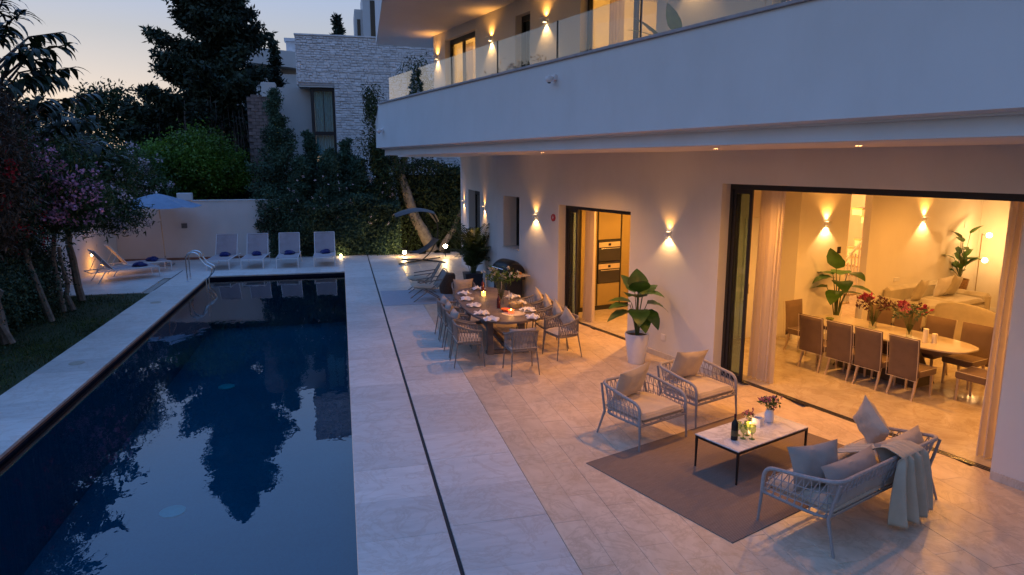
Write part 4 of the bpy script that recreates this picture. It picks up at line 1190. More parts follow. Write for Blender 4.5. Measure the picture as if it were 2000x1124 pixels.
build('pole', MB().tube([(.0,0,zt+.05),(.05,0,1.7),(.1,0,.25)], .02, 8), M['palewood'], pz, True)
build('crank', MB().tube([(.05,0,1.66),(.05,-.05,1.66),(.05,-.05,1.56)], .008, 5), M['white_metal'], pz, True)
build('base', MB().cbox(-.15,.35,-.25,.25,.001,.06,.01).cyl((.1,0,.06),(.1,0,.35),.03,n=10), M['grey_frame'], pz)
build('finial', MB().lathe([(.03,zt+.0),(.035,zt+.03),(0,zt+.08)], 8), M['white_metal'], pz)

# ---- pool ladder
ld = thing('pool_ladder', 'curved stainless steel pool ladder rails at the far left corner of the pool', 'pool ladder', (0,0,0))
for y in (22.55, 23.0):
    pts = []
    for k in range(15):
        a = PI*k/14; pts.append((-4.52 - .20*math.cos(a)*(1), y, .72+.20*math.sin(a)*.9))
    pts = [(-4.72,y,0)] + pts + [(-4.20,y,.52),(-3.98,y,.40),(-4.02,y,.22),(-4.18,y,.05),(-4.20,y,-.30),(-4.20,y,-1.1)]
    pts = rounded(pts, .06, 3)
    build('rail', MB().tube(pts, .02, 8), M['steel'], ld, True)
    build('flange', MB().lathe([(.045,0),(.045,.008),(.025,.02)], 12, (-4.72,y,.001)), M['steel'], ld, True)
for z in (-.45,-.7,-.95): build('step', MB().cbox(-4.25,-4.15,22.56,22.99,z,z+.025,.004), M['steel'], ld)

# ---- hanging lounge seat with its canopy
hc = thing('hammock_lounger', 'hanging garden lounger with small curved canopy on a crossed steel stand', 'hammock chair', (2.75, 25.3, 0), R(10))
m_dk = simple('bronze_grey_metal', (.05,.045,.042), .4, .5, var=.05)
build('stand_foot', MB().tube([(-.95,-.55,.02),(.1,.05,.04),(.95,.55,.02)], .024, 8), m_dk, hc, True)
build('stand_foot', MB().tube([(-.5,.75,.02),(.1,.05,.04),(.75,-.75,.02)], .024, 8), m_dk, hc, True)
mast = [(.1,.05,.04),(.45,.1,.3),(.72,.1,.8),(.75,.1,1.35),(.55,.08,1.75),(.1,.04,1.93)]
build('mast', MB().tube(rounded(mast, .3, 4), .024, 8), m_dk, hc, True)
def can(u, v):
    x = -.95 + 1.7*u; w = (.55)*(1-.55*abs(2*u-1)**3)
    return (x, (2*v-1)*w, 1.78 + .20*math.sin(min(1,u*1.02)*PI)**1.0 - .10*(2*v-1)**2 - (.0 if u<.85 else (u-.85)*2.2))
build('canopy', MB().grid(can, 20, 10), fabric('grey_canopy_fabric', (.10,.09,.088), 150), hc, True)
def seat(u, v):
    x = -.75+1.5*u; z = .62 - .30*math.sin(u*PI*.9+.1) + .55*max(0,u-.45)**1.3
    return (x-.1, (2*v-1)*.33, z + .02*abs(2*v-1))
build('seat', MB().grid(seat, 16, 6), fabric('dark_sling_fabric', (.06,.055,.055), 150), hc, True)
build('hanger', MB().tube([(-.55,0,.44),(.1,0,1.9)], .008, 5).tube([(.6,0,.62),(.1,0,1.9)], .008, 5), m_dk, hc)

# ---- folding relax chairs on the blue rug and wicker drum table
def relax(label, x, y, rz):
    t = thing('relax_chair', label, 'garden chair', (x,y,0), rz, 'low rope relax chairs on the pale rug')
    # faces local -x ... low seat with crossed legs
    for s in (-.27,.27):
        build('leg', MB().tube([(-.42,s,0),(.25,s,.48)], .014, 6), M['rope_frame'], t, True)
        build('leg', MB().tube([(.38,s,0),(-.15,s,.33)], .014, 6), M['rope_frame'], t, True)
        build('armrest', MB().tube([(-.25,s,.50),(.36,s,.58)], .015, 6), M['rope_frame'], t, True)
    build('seat_cushion', MB().pillow(.66,.50,.10, Matrix.Translation((-.10,0,.37)) @ Matrix.Rotation(R(7),4,'Y'), 10, .2, 0), M['throw'], t, True)
    def bk(u, v): return (.22+.26*v+.03*math.sin(v*PI), (2*u-1)*.28, .36+.42*v)
    build('backrest', MB().grid(bk, 10, 8), M['rope'], t, True)
    build('back_frame', MB().tube(rounded([(.22,-.29,.34),(.50,-.29,.80),(.50,.29,.80),(.22,.29,.34)], .08), .014, 6), M['rope_frame'], t, True)
    return t
r0 = relax('low rope relax chair on the pale rug, in front of its twin', 2.12, 17.95, R(3))
dup(r0, (2.15, 19.2, 0), R(-6), 'low rope relax chair at the back of the pale rug')
dt = thing('drum_table', 'round brown wicker drum table beside the relax chairs', 'side table', (2.78, 18.75, 0))
build('drum', MB().lathe([(.19,0),(.22,.1),(.235,.3),(.23,.5),(.20,.56),(0,.565)], 22), simple('brown_wicker', (.11,.07,.045), .8, var=.3, nscale=40, bmp=.7, bscale=90), dt, True)

# ---- barbecue
bq = thing('barbecue', 'black gas barbecue with domed lid standing against the villa wall', 'barbecue', tuple(hp(7.2, .62, 0)), HA)
b = MB()
def lid(u, v):
    a = PI*v; return (-.42+.84*u, -.02+.27*math.cos(a)*(1-.06*abs(2*u-1)**4), .92+.30*math.sin(a)*(1-.25*abs(2*u-1)**5))
build('lid', MB().grid(lid, 14, 12), M['black'], bq, True)
for x in (-.42,.42):
    e_ = [(x, -.02+.27*math.cos(PI*k/12)*.94, .92+.225*math.sin(PI*k/12)) for k in range(13)]
    b = MB(); b.v = e_; b.f = [tuple(range(13))]; build('lid_end', b, M['black'], bq)
build('fire_box', MB().cbox(-.42,.42,-.29,.25,.74,.918,.01), M['blackmatte'], bq)
build('cabinet', MB().cbox(-.36,.36,-.24,.20,.08,.735,.008), M['blackmatte'], bq)
build('control_panel', simple and MB().cbox(-.40,.40,.2505,.30,.76,.90,.006), simple('steel_front_panel', (.35,.36,.38), .3, .9, var=.05), bq)
for k in range(4): build('knob', MB().tube([(-.27+.18*k,.301,.83),(-.27+.18*k,.33,.83)], .022, 10), M['black'], bq, True)
build('side_shelf', MB().cbox(-.80,-.425,-.22,.22,.88,.905,.006), M['palewood'], bq); build('side_shelf', MB().cbox(.425,.72,-.22,.22,.88,.905,.006), M['black'], bq)
build('handle', MB().tube([(-.3,.28,1.02),(.3,.28,1.02)], .013, 6), M['steel'], bq)
for x in (-.34,.34):
    for y in (-.2,.18): build('wheel', MB().tube([(x-.015,y,.04),(x+.015,y,.04)], .04, 12), M['black'], bq)
bp = Matrix.Translation(hp(7.2,.62,0)) @ Matrix.Rotation(HA,4,'Z')
for k, (x, y, c, w) in enumerate(((-.55,.05,(.55,.08,.03),'red apple on the side shelf of the barbecue'),(-.62,-.03,(.60,.22,.03),'orange on the side shelf of the barbecue'),(-.50,-.06,(.35,.40,.05),'green pear on the side shelf of the barbecue'))):
    p = bp @ Vector((x,y,.905)); o = build('fruit', MB().lathe([(0,0),(.03,.008),(.04,.035),(.03,.065),(0,.068)], 12), simple('fruit_skin_%d'%k, c, .4, var=.1), None, True, tuple(p)); tag(o, w, 'fruit')
p = bp @ Vector((-.70,.06,.905)); tag(build('chopping_board', MB().cbox(-.09,.09,-.07,.07,.001,.018,.003), M['palewood'], None, False, tuple(p), HA), 'small wooden board with bread on the barbecue shelf', 'board')

# ================================================================== LIVING ROOM FURNITURE
def ip(u, n, z=0): return tuple(hp(u, -n, z))
def padchair(label):
    t = thing('upholstered_chair', label, 'dining chair', (0,0,0), 0, 'brown upholstered chairs round the indoor table')
    # local +y is facing; back at y=-.25
    b = MB().cbox(-.24,.24,-.22,.24,.36,.47,.02); build('seat', b, M['brown_fab'], t)
    bk = MB(); o = []
    def f(sg):
        def g(u, v):
            x = (2*u-1)*.245; z = .32+.66*v; lean = -.05*v**2-.02
            ed = max(0,1-abs(2*u-1)**10)**.3*max(0,1-abs(2*v-1)**14)**.3
            return (x*(1-.03*(1-v)), -.235+lean+sg*.035*ed, z)
        return g
    build('backrest', MB().grid(f(1), 10, 10).grid(lambda u,v: f(-1)(1-u,v), 10, 10), M['brown_fab'], t, True)
    e = [(x, -.235-.02-.05*v**2-.036, .32+.66*v) for x, v in [(-.242,0.0),(-.242,.5),(-.242,.985),(.242,.985),(.242,.5),(.242,0)]]
    build('piping', MB().tube(e, .006, 5, closed=True).tube([(-.24,-.2,.47),(-.24,.24,.47),(.24,.24,.47),(.24,-.2,.47)], .005, 4), M['piping'], t, True)
    for x in (-.19,.19):
        for y, yy in ((.2,.2),(-.2,-.29)):
            b = MB().tube([(x,y,.36),(x*1.02,y+(yy-y)*.4,.18),(x*1.05,yy,0)], [.026,.022,.017], 4, True); build('leg', b, M['palewood'], t)
    return t
TU, TN = -.86, 2.42     # indoor table centre
pc = padchair('first brown chair on the terrace side of the indoor table, from the left curtain')
GI = 'brown upholstered chairs round the indoor table'
us = [-.085, -.635, -1.16, -1.75]
for i, u in enumerate(us):
    loc = ip(u, 1.80); rz = HA + PI    # faces into the house (-outward)
    lab = f'{ordn[i]} brown chair on the terrace side of the indoor table, from the left curtain'
    if i == 0: pc.location = loc; pc.rotation_euler = (0,0,rz)
    else: dup(pc, loc, rz, lab)
for i, u in enumerate((-.15,-.68,-1.25,-1.85)):
    dup(pc, ip(u, 3.05), HA, f'{ordn[i]} brown chair on the far side of the indoor table, from the left', GI)
dup(pc, ip(.72, 2.40), HA + PI/2, 'brown chair at the left head of the indoor table, by the leafy plant', GI)
dup(pc, ip(-2.45, 2.35), HA - PI/2, 'brown chair at the right head of the indoor table, by the right curtain', GI)
it = thing('indoor_dining_table', 'long pale dining table with rounded ends inside the living room', 'dining table', ip(-.86, 2.42), HA)
b = MB(); O1 = [(y, x) for x, y in oval(.52, 1.42, 48, 3.2)]; O2 = [(a*.985, c*.97) for a, c in O1]
for pts, z in ((O2,.725),(O1,.735),(O1,.755),(O2,.762)): b.v += [(x,y,z) for x,y in pts]
for r_ in range(3):
    for k in range(48): l=(k+1)%48; b.f.append((r_*48+k, r_*48+l, (r_+1)*48+l, (r_+1)*48+k))
b.f.append(tuple(range(48))); b.f.append(tuple(range(144,192)))
build('tabletop', b, simple('polished_cream_lacquer', (.50,.44,.36), .07, var=.03), it)
build('apron', MB().cbox(-1.1,1.1,-.3,.3,.62,.724,.01), M['brown_fab'], it)
build('pedestal', MB().add([(-.45,-.2,.62),(.45,-.2,.62),(.45,.2,.62),(-.45,.2,.62),(-.75,-.28,.004),(.75,-.28,.004),(.75,.28,.004),(-.75,.28,.004)], [(0,1,2,3),(7,6,5,4),(0,4,5,1),(1,5,6,2),(2,6,7,3),(3,7,4,0)]), simple('dark_walnut', (.06,.035,.02), .4), it)
for (u, n_, h) in ((-1.62,2.28,.22),(-1.72,2.36,.15)):
    tag(build('pillar_candle', MB().lathe([(.04,0),(.04,h),(.034,h+.004),(0,h)], 14), M['wax'], None, True, ip(u,n_,.763)), ('tall' if h>.2 else 'short')+' white pillar candle on the indoor table', 'candle')
tag(build('glass_bowl', MB().lathe([(0,0),(.03,0),(.06,.03),(.075,.06),(.071,.06),(.055,.03),(0,.006)], 16), M['greenglass'], None, True, ip(.1,2.25,.763)), 'small green glass bowl on the left of the indoor table', 'bowl')
# cream sofa against the far wall, rounded armchair before it
so = thing('cream_sofa', 'cream upholstered sofa with cushions at the back of the living room', 'sofa', ip(.88, 7.05), HA+PI/2)
build('base', MB().cbox(-1.15,1.15,-.45,.45,.12,.42,.05), M['sofa'], so); build('backrest', MB().cbox(-1.15,1.15,-.62,-.452,.12,.86,.07), M['sofa'], so)
for x in (-1.35, 1.152): build('armrest', MB().cbox(x,x+.2,-.6,.45,.12,.66,.07), M['sofa'], so)
for x in (-.57,.57): cush('seat_cushion', so, 1.12, .84, .16, x, .0, .41, 'sofa')
for k, (u, n_, rz, rl) in enumerate(((1.0,6.5,.2,8),(1.05,7.5,-.1,-8),(1.0,7.8,.1,12))):
    o = build('cushion', MB().pillow(.52,.50,.16, Matrix.Rotation(R(72),4,'X') @ Matrix.Rotation(R(rl),4,'Z'), 10), M['sofa'] if k!=1 else M['linen'], None, True, ip(u,n_,.80), HA+PI/2+rz)
    tag(o, ('cream cushion at the left end of the cream sofa','white cushion in the middle of the cream sofa','cream cushion leaning at the right of the white one')[k], 'cushion', 'cushions on the cream sofa')
ac = thing('rounded_armchair', 'low rounded cream armchair in front of the cream sofa', 'armchair', ip(-.55, 5.75), HA)
def shell(u, v):
    a = PI*(.02+.96*u); r = .62; h = .40+.42*math.sin(a)**.7*(1)
    return (r*math.cos(a)*1.15, -r*math.sin(a)*-.8, .08+(h)*v)
build('shell', MB().grid(shell, 24, 6), M['sofa'], ac, True); ac.children[0].modifiers.new('thick','SOLIDIFY').thickness = .12
cush('seat_cushion', ac, 1.15, .9, .22, 0, .02, .26, 'sofa')
build('base', MB().cbox(-.55,.55,-.4,.42,.02,.26,.04), M['sofa'], ac)
# floor lamp with two globes
fl_ = thing('floor_lamp', 'slim brass floor lamp with two lit globes beside the sofa', 'floor lamp', ip(1.10, 8.95))
build('base', MB().lathe([(.13,.004),(.13,.02),(0,.022)], 18), M['brass'], fl_)
build('pole', MB().tube([(0,0,.02),(0,0,1.95)], .01, 6), M['brass'], fl_)
ax = Matrix.Rotation(HA,3,'Z') @ Vector((-1,0,0))
for z, d in ((1.92,.16),(1.32,.13)):
    build('arm', MB().tube([(0,0,z),(ax.x*d, ax.y*d, z)], .008, 6), M['brass'], fl_)
    build('globe', MB().lathe([(0,-.06),(.045,-.045),(.065,0),(.045,.045),(0,.06)], 14, (ax.x*d, ax.y*d, z)), M['bulb'], fl_, True)
    p = hp(1.10,-8.95,z); point((p.x+ax.x*d, p.y+ax.y*d, p.z+.11), 8, WARMW, .03, fl_)
# ================================================================== POTTED PLANTS
def leaf_blade(L, Wd, bend=.5, fold=.15, tip=1.6, nu=5, nv=9, wave=0.0):
    # blade along +x, up +z; returns grid function
    def f(u, v):
        s = v; w = Wd/2*math.sin(PI*min(1, s**.62*.98+.02))**.8*(1-.12*s)
        y = (2*u-1)*w; a = bend*s
        x = L*(math.sin(a)/max(bend,1e-3)) if bend > .01 else L*s
        z = -L*(1-math.cos(a))/max(bend,1e-3) + abs(2*u-1)*fold*w + wave*math.sin(s*22)*abs(2*u-1)*w
        return (x, y, z)
    return MB().grid(f, nu, nv)
def add_leaf(parent, m, base, az, pitch, L, Wd, **kw):
    b = leaf_blade(L, Wd, **kw)
    b.xf(Matrix.Translation(base) @ Matrix.Rotation(az,4,'Z') @ Matrix.Rotation(-pitch,4,'Y'))
    return build('leaf', b, m, parent, True)
def heart_mat():
    m, nt, b = newmat('broad_leaf'); v = coords(nt)
    c = objrand(nt, (.028,.085,.018), (.085,.20,.035))
    c = mul(nt, c, ramp(nt, noise(nt, v, 7, 4), [(.3,(.7,.7,.7)),(.7,(1.15,1.15,1.15))]))
    nt.links.new(c, b.inputs['Base Color']); b.inputs['Roughness'].default_value = .38
    t = nt.nodes.new('ShaderNodeBsdfTranslucent'); nt.links.new(c, t.inputs[0])
    mx = nt.nodes.new('ShaderNodeMixShader'); mx.inputs[0].default_value = .22
    nt.links.new(b.outputs[0], mx.inputs[1]); nt.links.new(t.outputs[0], mx.inputs[2]); nt.links.new(mx.outputs[0], nt.nodes['Material Output'].inputs[0])
    return m
M['broad'] = heart_mat()
def broadplant(t, z0, spec):
    for (az, r, h, pitch, L, Wd, bend) in spec:
        a = R(az); b = (r*math.cos(a), r*math.sin(a), h)
        build('stem', MB().tube([(0.02*math.cos(a),0.02*math.sin(a),z0),(r*.45*math.cos(a), r*.45*math.sin(a), z0+(h-z0)*.6), b], [.012,.010,.007], 6), M['stem'], t, True)
        add_leaf(t, M['broad'], b, a, R(pitch), L, Wd, bend=bend, fold=.14, nu=6, nv=10, wave=.04)
def pot(t, r0, r1, h, m, name='pot'):
    build(name, MB().lathe([(0,0),(r0*.96,0),(r0,.01),(r1,h-.01),(r1*.99,h),(r1*.93,h),(r1*.9,h-.05),(0,h-.05)], 28), m, t, True)
    build('soil', MB().lathe([(r1*.895,h-.048),(0,h-.035)], 20), M['soil'], t)
p1 = thing('potted_plant', 'broad leaved green plant in a tall white pot by the wall', 'potted plant', (5.12, 11.18, 0))
pot(p1, .15, .225, .56, M['pot_white'])
# directions relative to world: camera is towards -y / -x ; picture left = roughly -x
broadplant(p1, .52, [(165,.12,1.12,22,.44,.40,.7), (200,.20,1.10,12,.52,.34,.5), (345,.16,1.10,8,.46,.46,1.1), (300,.14,1.00,-20,.46,.42,.9),
    (120,.08,1.30,58,.44,.42,.6), (20,.10,1.24,45,.42,.40,.8), (250,.14,1.02,0,.44,.40,1.2), (190,.18,.98,-2,.50,.34,.6), (75,.06,1.34,72,.42,.40,.4), (270,.10,.92,-25,.40,.34,.8),(225,.06,1.22,40,.44,.46,1.0),(320,.08,1.26,30,.42,.42,1.1),(255,.05,1.32,62,.42,.40,.8)])
# palm in the dark pot
pp = thing('potted_palm', 'bushy areca palm in a square dark pot against the villa corner', 'potted plant', (3.62, 19.35, 0))
build('pot', MB().add([(-.20,-.20,0),(.20,-.20,0),(.20,.20,0),(-.20,.20,0),(-.26,-.26,.46),(.26,-.26,.46),(.26,.26,.46),(-.26,.26,.46)], [(3,2,1,0),(4,5,6,7),(0,1,5,4),(1,2,6,5),(2,3,7,6),(3,0,4,7)]), M['pot_dark'], pp)
def frond(length, arch, nleaf, ll, lw, seed, droop=.35, az=0, pitch=80, base=(0,0,0), vshape=.5):
    rng = np.random.default_rng(seed); pts = []
    a = R(pitch); x = z = 0.0
    for k in range(13):
        pts.append((x, z)); a -= R(arch)/12; x += length/12*math.cos(a); z += length/12*math.sin(a)
    ca, sa = math.cos(az), math.sin(az)
    P3 = [Vector((base[0]+px*ca, base[1]+px*sa, base[2]+pz)) for px, pz in pts]
    V = []
    for k in range(nleaf):
        s = .18+.82*k/nleaf; i = s*12; j = min(11, int(i)); p = P3[j].lerp(P3[j+1], i-j); d = (P3[j+1]-P3[j]).normalized()
        side = Vector((-sa, ca, 0)); up = side.cross(d)*-1
        for sg in (-1, 1):
            l = ll*math.sin(PI*(.12+.80*s))**.6*rng.uniform(.85,1.1)
            dd = (side*sg + d*.75 + up*vshape*rng.uniform(.6,1.2)).normalized()
            mid = p + dd*l*.5; tip = p + dd*l + Vector((0,0,-droop*l)); w = d*lw/2
            V += [tuple(p), tuple(mid+w), tuple(tip), tuple(mid-w)]
    return P3, V
def palm_fronds(t, specs, m_leaf, m_st, name='frond'):
    for q in specs:
        P3, V = frond(**q)
        o = linkob(name, arrmesh(name, np.array(V), 4), m_leaf, t)
        build('rib', MB().tube(P3, [.009]*5+[.006]*8, 4), m_st, o)
m_areca = leafmat('areca_leaf', (.030,.060,.015), (.08,.13,.03), .45, .2)
rr = random.Random(4); sp = []
for k in range(40):
    sp.append(dict(length=rr.uniform(1.0,1.75), arch=rr.uniform(35,95), nleaf=24, ll=.36, lw=.042, seed=k, az=rr.uniform(0,6.28), pitch=rr.uniform(74,92), base=(rr.uniform(-.08,.08), rr.uniform(-.08,.08), .44), droop=.3))
palm_fronds(pp, sp, m_areca, M['stem'])
# indoor leafy plant by the sconce wall
p2 = thing('potted_plant', 'broad leaved plant behind the left head of the indoor table', 'potted plant', ip(1.05, 3.75))
pot(p2, .13, .18, .42, M['pot_white'])
def housespec(L_): return [(math.degrees(HA)+a, r, h, p, l, w, b) for a, r, h, p, l, w, b in L_]
broadplant(p2, .40, housespec([(90,.12,1.50,70,.50,.44,.3),(170,.2,1.42,15,.48,.38,.9),(200,.22,1.15,5,.50,.30,.7),(20,.22,1.08,4,.50,.42,.8),(60,.12,1.30,15,.46,.44,1.1),(140,.10,1.25,10,.46,.42,1.2),(0,.15,1.35,20,.44,.4,1.0),(110,.1,1.05,-10,.44,.36,.9),(230,.14,1.0,4,.48,.26,.5),(300,.1,1.35,30,.44,.4,1.0)]))
# indoor plant on stand by the sofa
p3 = thing('potted_plant', 'tall plant with long pointed leaves in a woven basket beside the floor lamp', 'potted plant', ip(1.25, 8.5))
pot(p3, .15, .20, .34, M['basket'], 'basket')
for o in p3.children: o.location.z = .53
for s in range(4):
    a = s*PI/2+.7; build('stand_leg', MB().tube([(.13*math.cos(a),.13*math.sin(a),.53),(.17*math.cos(a),.17*math.sin(a),0)], .012, 5), M['palewood'], p3)
build('stand_ring', MB().lathe([(.14,.505),(.18,.505),(.18,.528),(.14,.528)], 18), M['palewood'], p3)
rr = random.Random(11)
for k in range(22):
    az = rr.uniform(0,6.28); h = 1.0+rr.uniform(0,.4); 
    if k < 7: h = 1.35+.10*k
    r = rr.uniform(.04,.18)
    b = (r*math.cos(az), r*math.sin(az), h)
    build('stem', MB().tube([(0,0,.83),(b[0]*.5,b[1]*.5,(h+.83)/2+.05), b], .007, 5), M['stem'], p3)
    add_leaf(p3, M['broad'], b, az, R(rr.uniform(5,60)), rr.uniform(.36,.56), rr.uniform(.13,.19), bend=.6, fold=.2)
# balcony plant
p4 = thing('potted_plant', 'large leaved plant standing behind the balcony glass', 'potted plant', tuple(hp(-.55, 2.2, 4.151)))
pot(p4, .15, .2, .35, M['pot_white'])
broadplant(p4, .32, housespec([(20,.25,1.05,35,.62,.20,.5),(-20,.1,1.15,60,.60,.22,.3),(190,.2,1.0,25,.62,.30,.7),(160,.25,1.0,10,.6,.28,.6),(60,.2,1.0,50,.55,.2,.4),(240,.2,1.1,40,.55,.25,.6)]))

# ================================================================== FLOWERS ON THE TABLES
def bouquet(t, z0, h, rad, nst, green, flowers, seed, leafL=.07, leafW=.03):
    rng = np.random.default_rng(seed); b = MB(); LP = []
    tips = []
    for k in range(nst):
        a = rng.uniform(0, 2*PI); r = rad*math.sqrt(rng.uniform(.02,1)); hh = h*rng.uniform(.65,1.0)*(1-.25*(r/rad)**2)
        tip = Vector((r*math.cos(a), r*math.sin(a), z0+hh)); mid = Vector((r*.35*math.cos(a), r*.35*math.sin(a), z0+hh*.55))
        b.tube([(0,0,z0-.12), mid, tip], .0025, 4, False); tips.append(tip)
        for j in range(7):
            s = rng.uniform(.35,1); p = mid.lerp(tip, s); LP.append(np.array(p)+rng.normal(size=3)*.012)
    build('stems', b, M['stem'], t)
    leaves('leaves', np.array(LP), leafL, leafW, green, t, seed=seed)
    for (m, n, sz, petal, nm) in flowers:
        for k in range(n):
            tip = tips[rng.integers(len(tips))] + Vector(rng.normal(size=3)*.02)
            P = np.array([tip]*petal) + rng.normal(size=(petal,3))*sz*.16
            leaves(nm, P, sz*.55, sz*.34, m, t, seed=int(rng.integers(9999)), dirs=np.array([0,0,.7]))
def petals(name, c, tr=.3):
    return leafmat(name, tuple(x*.7 for x in c), c, .6, tr)
m_white = petals('white_petals', (.75,.74,.68)); m_pink = petals('pink_petals', (.62,.20,.30)); m_mag = petals('magenta_petals', (.42,.05,.13))
m_lil = petals('lilac_petals', (.50,.28,.46)); m_plum = petals('plum_leaves', (.12,.03,.05)); m_grn = leafmat('bouquet_green', (.04,.10,.02), (.10,.20,.05), .5, .2)
m_euc = leafmat('eucalyptus_green', (.06,.12,.07), (.13,.2,.12), .5, .2)
v1 = thing('flower_vase', 'tall clear vase with leafy green stems and small white flowers on the outdoor table', 'vase of flowers', (3.08, 13.35, .7485))
build('vase', MB().lathe([(0,0),(.055,0),(.06,.01),(.075,.28),(.072,.28),(.056,.014),(0,.012)], 18), M['clear'], v1, True)
bouquet(v1, .22, .60, .40, 40, m_grn, [(m_white, 44, .06, 7, 'white_flower')], 5, .10, .035)
v2 = thing('flower_vase', 'white ceramic jug with pink and lilac flowers on the marble coffee table', 'vase of flowers', on_ct(.40,.06))
build('vase', MB().lathe([(0,0),(.045,0),(.055,.01),(.058,.10),(.048,.135),(.040,.15),(.043,.165),(.038,.165),(.036,.15),(0,.14)], 18), M['pot_white'], v2, True)
bouquet(v2, .13, .20, .14, 16, m_grn, [(m_pink, 7, .07, 12, 'pink_flower'), (m_lil, 9, .06, 10, 'lilac_flower')], 8, .055, .022)
v3 = thing('small_posy', 'little posy of pale pink blooms behind the white glass cube', 'flowers', on_ct(.16,.17))
build('vase', MB().lathe([(0,0),(.03,0),(.033,.06),(.03,.06),(0,.01)], 12), M['clear'], v3, True)
bouquet(v3, .04, .10, .07, 8, m_grn, [(m_pink, 5, .06, 12, 'pink_flower'), (m_white, 3, .05, 9, 'white_flower')], 18, .03, .015)
for (u, n_, lab, sd) in ((-.62,2.42,'clear vase with plum foliage and one magenta flower on the indoor table',21),(-1.28,2.40,'clear vase with eucalyptus and pink and magenta flowers on the indoor table',23)):
    v = thing('flower_vase', lab, 'vase of flowers', ip(u, n_, .763))
    build('vase', MB().lathe([(0,0),(.06,0),(.063,.22),(.060,.22),(.058,.012),(0,.012)], 4 if sd==23 else 16), M['clear'], v)
    bouquet(v, .16, .46, .34, 30, m_plum if sd==21 else m_euc, [(m_mag, 2, .16, 26, 'magenta_flower')] + ([(m_pink, 3, .13, 20, 'pink_flower'),(m_plum, 6, .07, 8, 'plum_spray')] if sd==23 else [(m_plum, 5, .06, 8, 'plum_spray')]), sd, .07, .03)

# ================================================================== TREES AND SHRUBS
def limb(b, p, q, r0, r1, rng, n=5, j=.06, seg=7):
    p = Vector(p); q = Vector(q); L = (q-p).length; pts = []
    for k in range(n+1):
        t = k/n; e = 0 if k in (0,) else j*L
        pts.append(p.lerp(q, t)+Vector(rng.normal(size=3)*e*.5*(1 if 0<k<n else .3)))
    b.tube(pts, [r0+(r1-r0)*k/n for k in range(n+1)], seg)
    return pts
def blobs(cs, n, rng, shell=.55):
    # points through several ellipsoids, denser near their skins; clumped
    vol = np.array([c[3]*c[4]*c[5] for c in cs]); vol = vol/vol.sum(); out = []
    for c, f in zip(cs, vol):
        m = max(8, int(n*f)); k = max(4, m//26)
        d = rng.normal(size=(k,3)); d /= np.linalg.norm(d, axis=1, keepdims=True); rad = rng.uniform(shell, 1.05, (k,1))
        cen = d*rad*np.array(c[3:6])
        idx = rng.integers(0, k, m); sp_ = .13*np.mean(c[3:6])+.07
        out.append(np.array(c[:3]) + cen[idx] + rng.normal(size=(m,3))*sp_)
    return np.concatenate(out)
def tree(name, label, trunk, cs, n, lm, L, Wd, seed, bark='bark_d', droop=.1, r=.12, shell=.55, cat='tree', limbs=6, group=None):
    rng = np.random.default_rng(seed); base = Vector(trunk[0])
    t = thing(name, label, cat, tuple(base), 0, group); b = MB(); tp = [Vector(p)-base for p in trunk]
    for i in range(len(tp)-1):
        limb(b, tp[i], tp[i+1], r*(1-.55*i/len(tp)), r*(1-.55*(i+1)/len(tp)), rng, 4, .015)
    for k in range(limbs):
        c = cs[k % len(cs)]; q = Vector(c[:3])-base + Vector(rng.normal(size=3)*.3*c[3])
        s = tp[-1].lerp(tp[-2], rng.uniform(0,.5)); limb(b, s, q, r*.4, r*.1, rng, 5, .08, 5)
    build('trunk', b, M[bark], t, True)
    P = blobs(cs, n, rng, shell) - np.array(base)
    o = leaves('crown', P, L, Wd, lm, t, seed=seed, droop=droop)
    return t, P
L_dark = leafmat('dark_foliage', (.018,.032,.014), (.052,.082,.032), .6, .12)
L_olea = leafmat('oleander_foliage', (.028,.055,.02), (.075,.12,.04), .55, .15)
L_con = leafmat('conifer_foliage', (.014,.027,.018), (.042,.064,.036), .7, .05)
L_hedge = leafmat('cypress_hedge_foliage', (.026,.058,.034), (.075,.13,.075), .7, .05)
L_cit = leafmat('bright_green_foliage', (.06,.13,.014), (.14,.25,.035), .45, .3)
L_pep = leafmat('weeping_foliage', (.025,.038,.012), (.06,.085,.025), .6, .2)
L_red = leafmat('red_tinged_foliage', (.040,.026,.016), (.10,.062,.038), .6, .12)
m_oleapink = petals('oleander_pink', (.88,.42,.62)); m_oleawh = petals('oleander_pale', (.80,.66,.72)); m_redf = petals('bottlebrush_red', (.50,.02,.03))

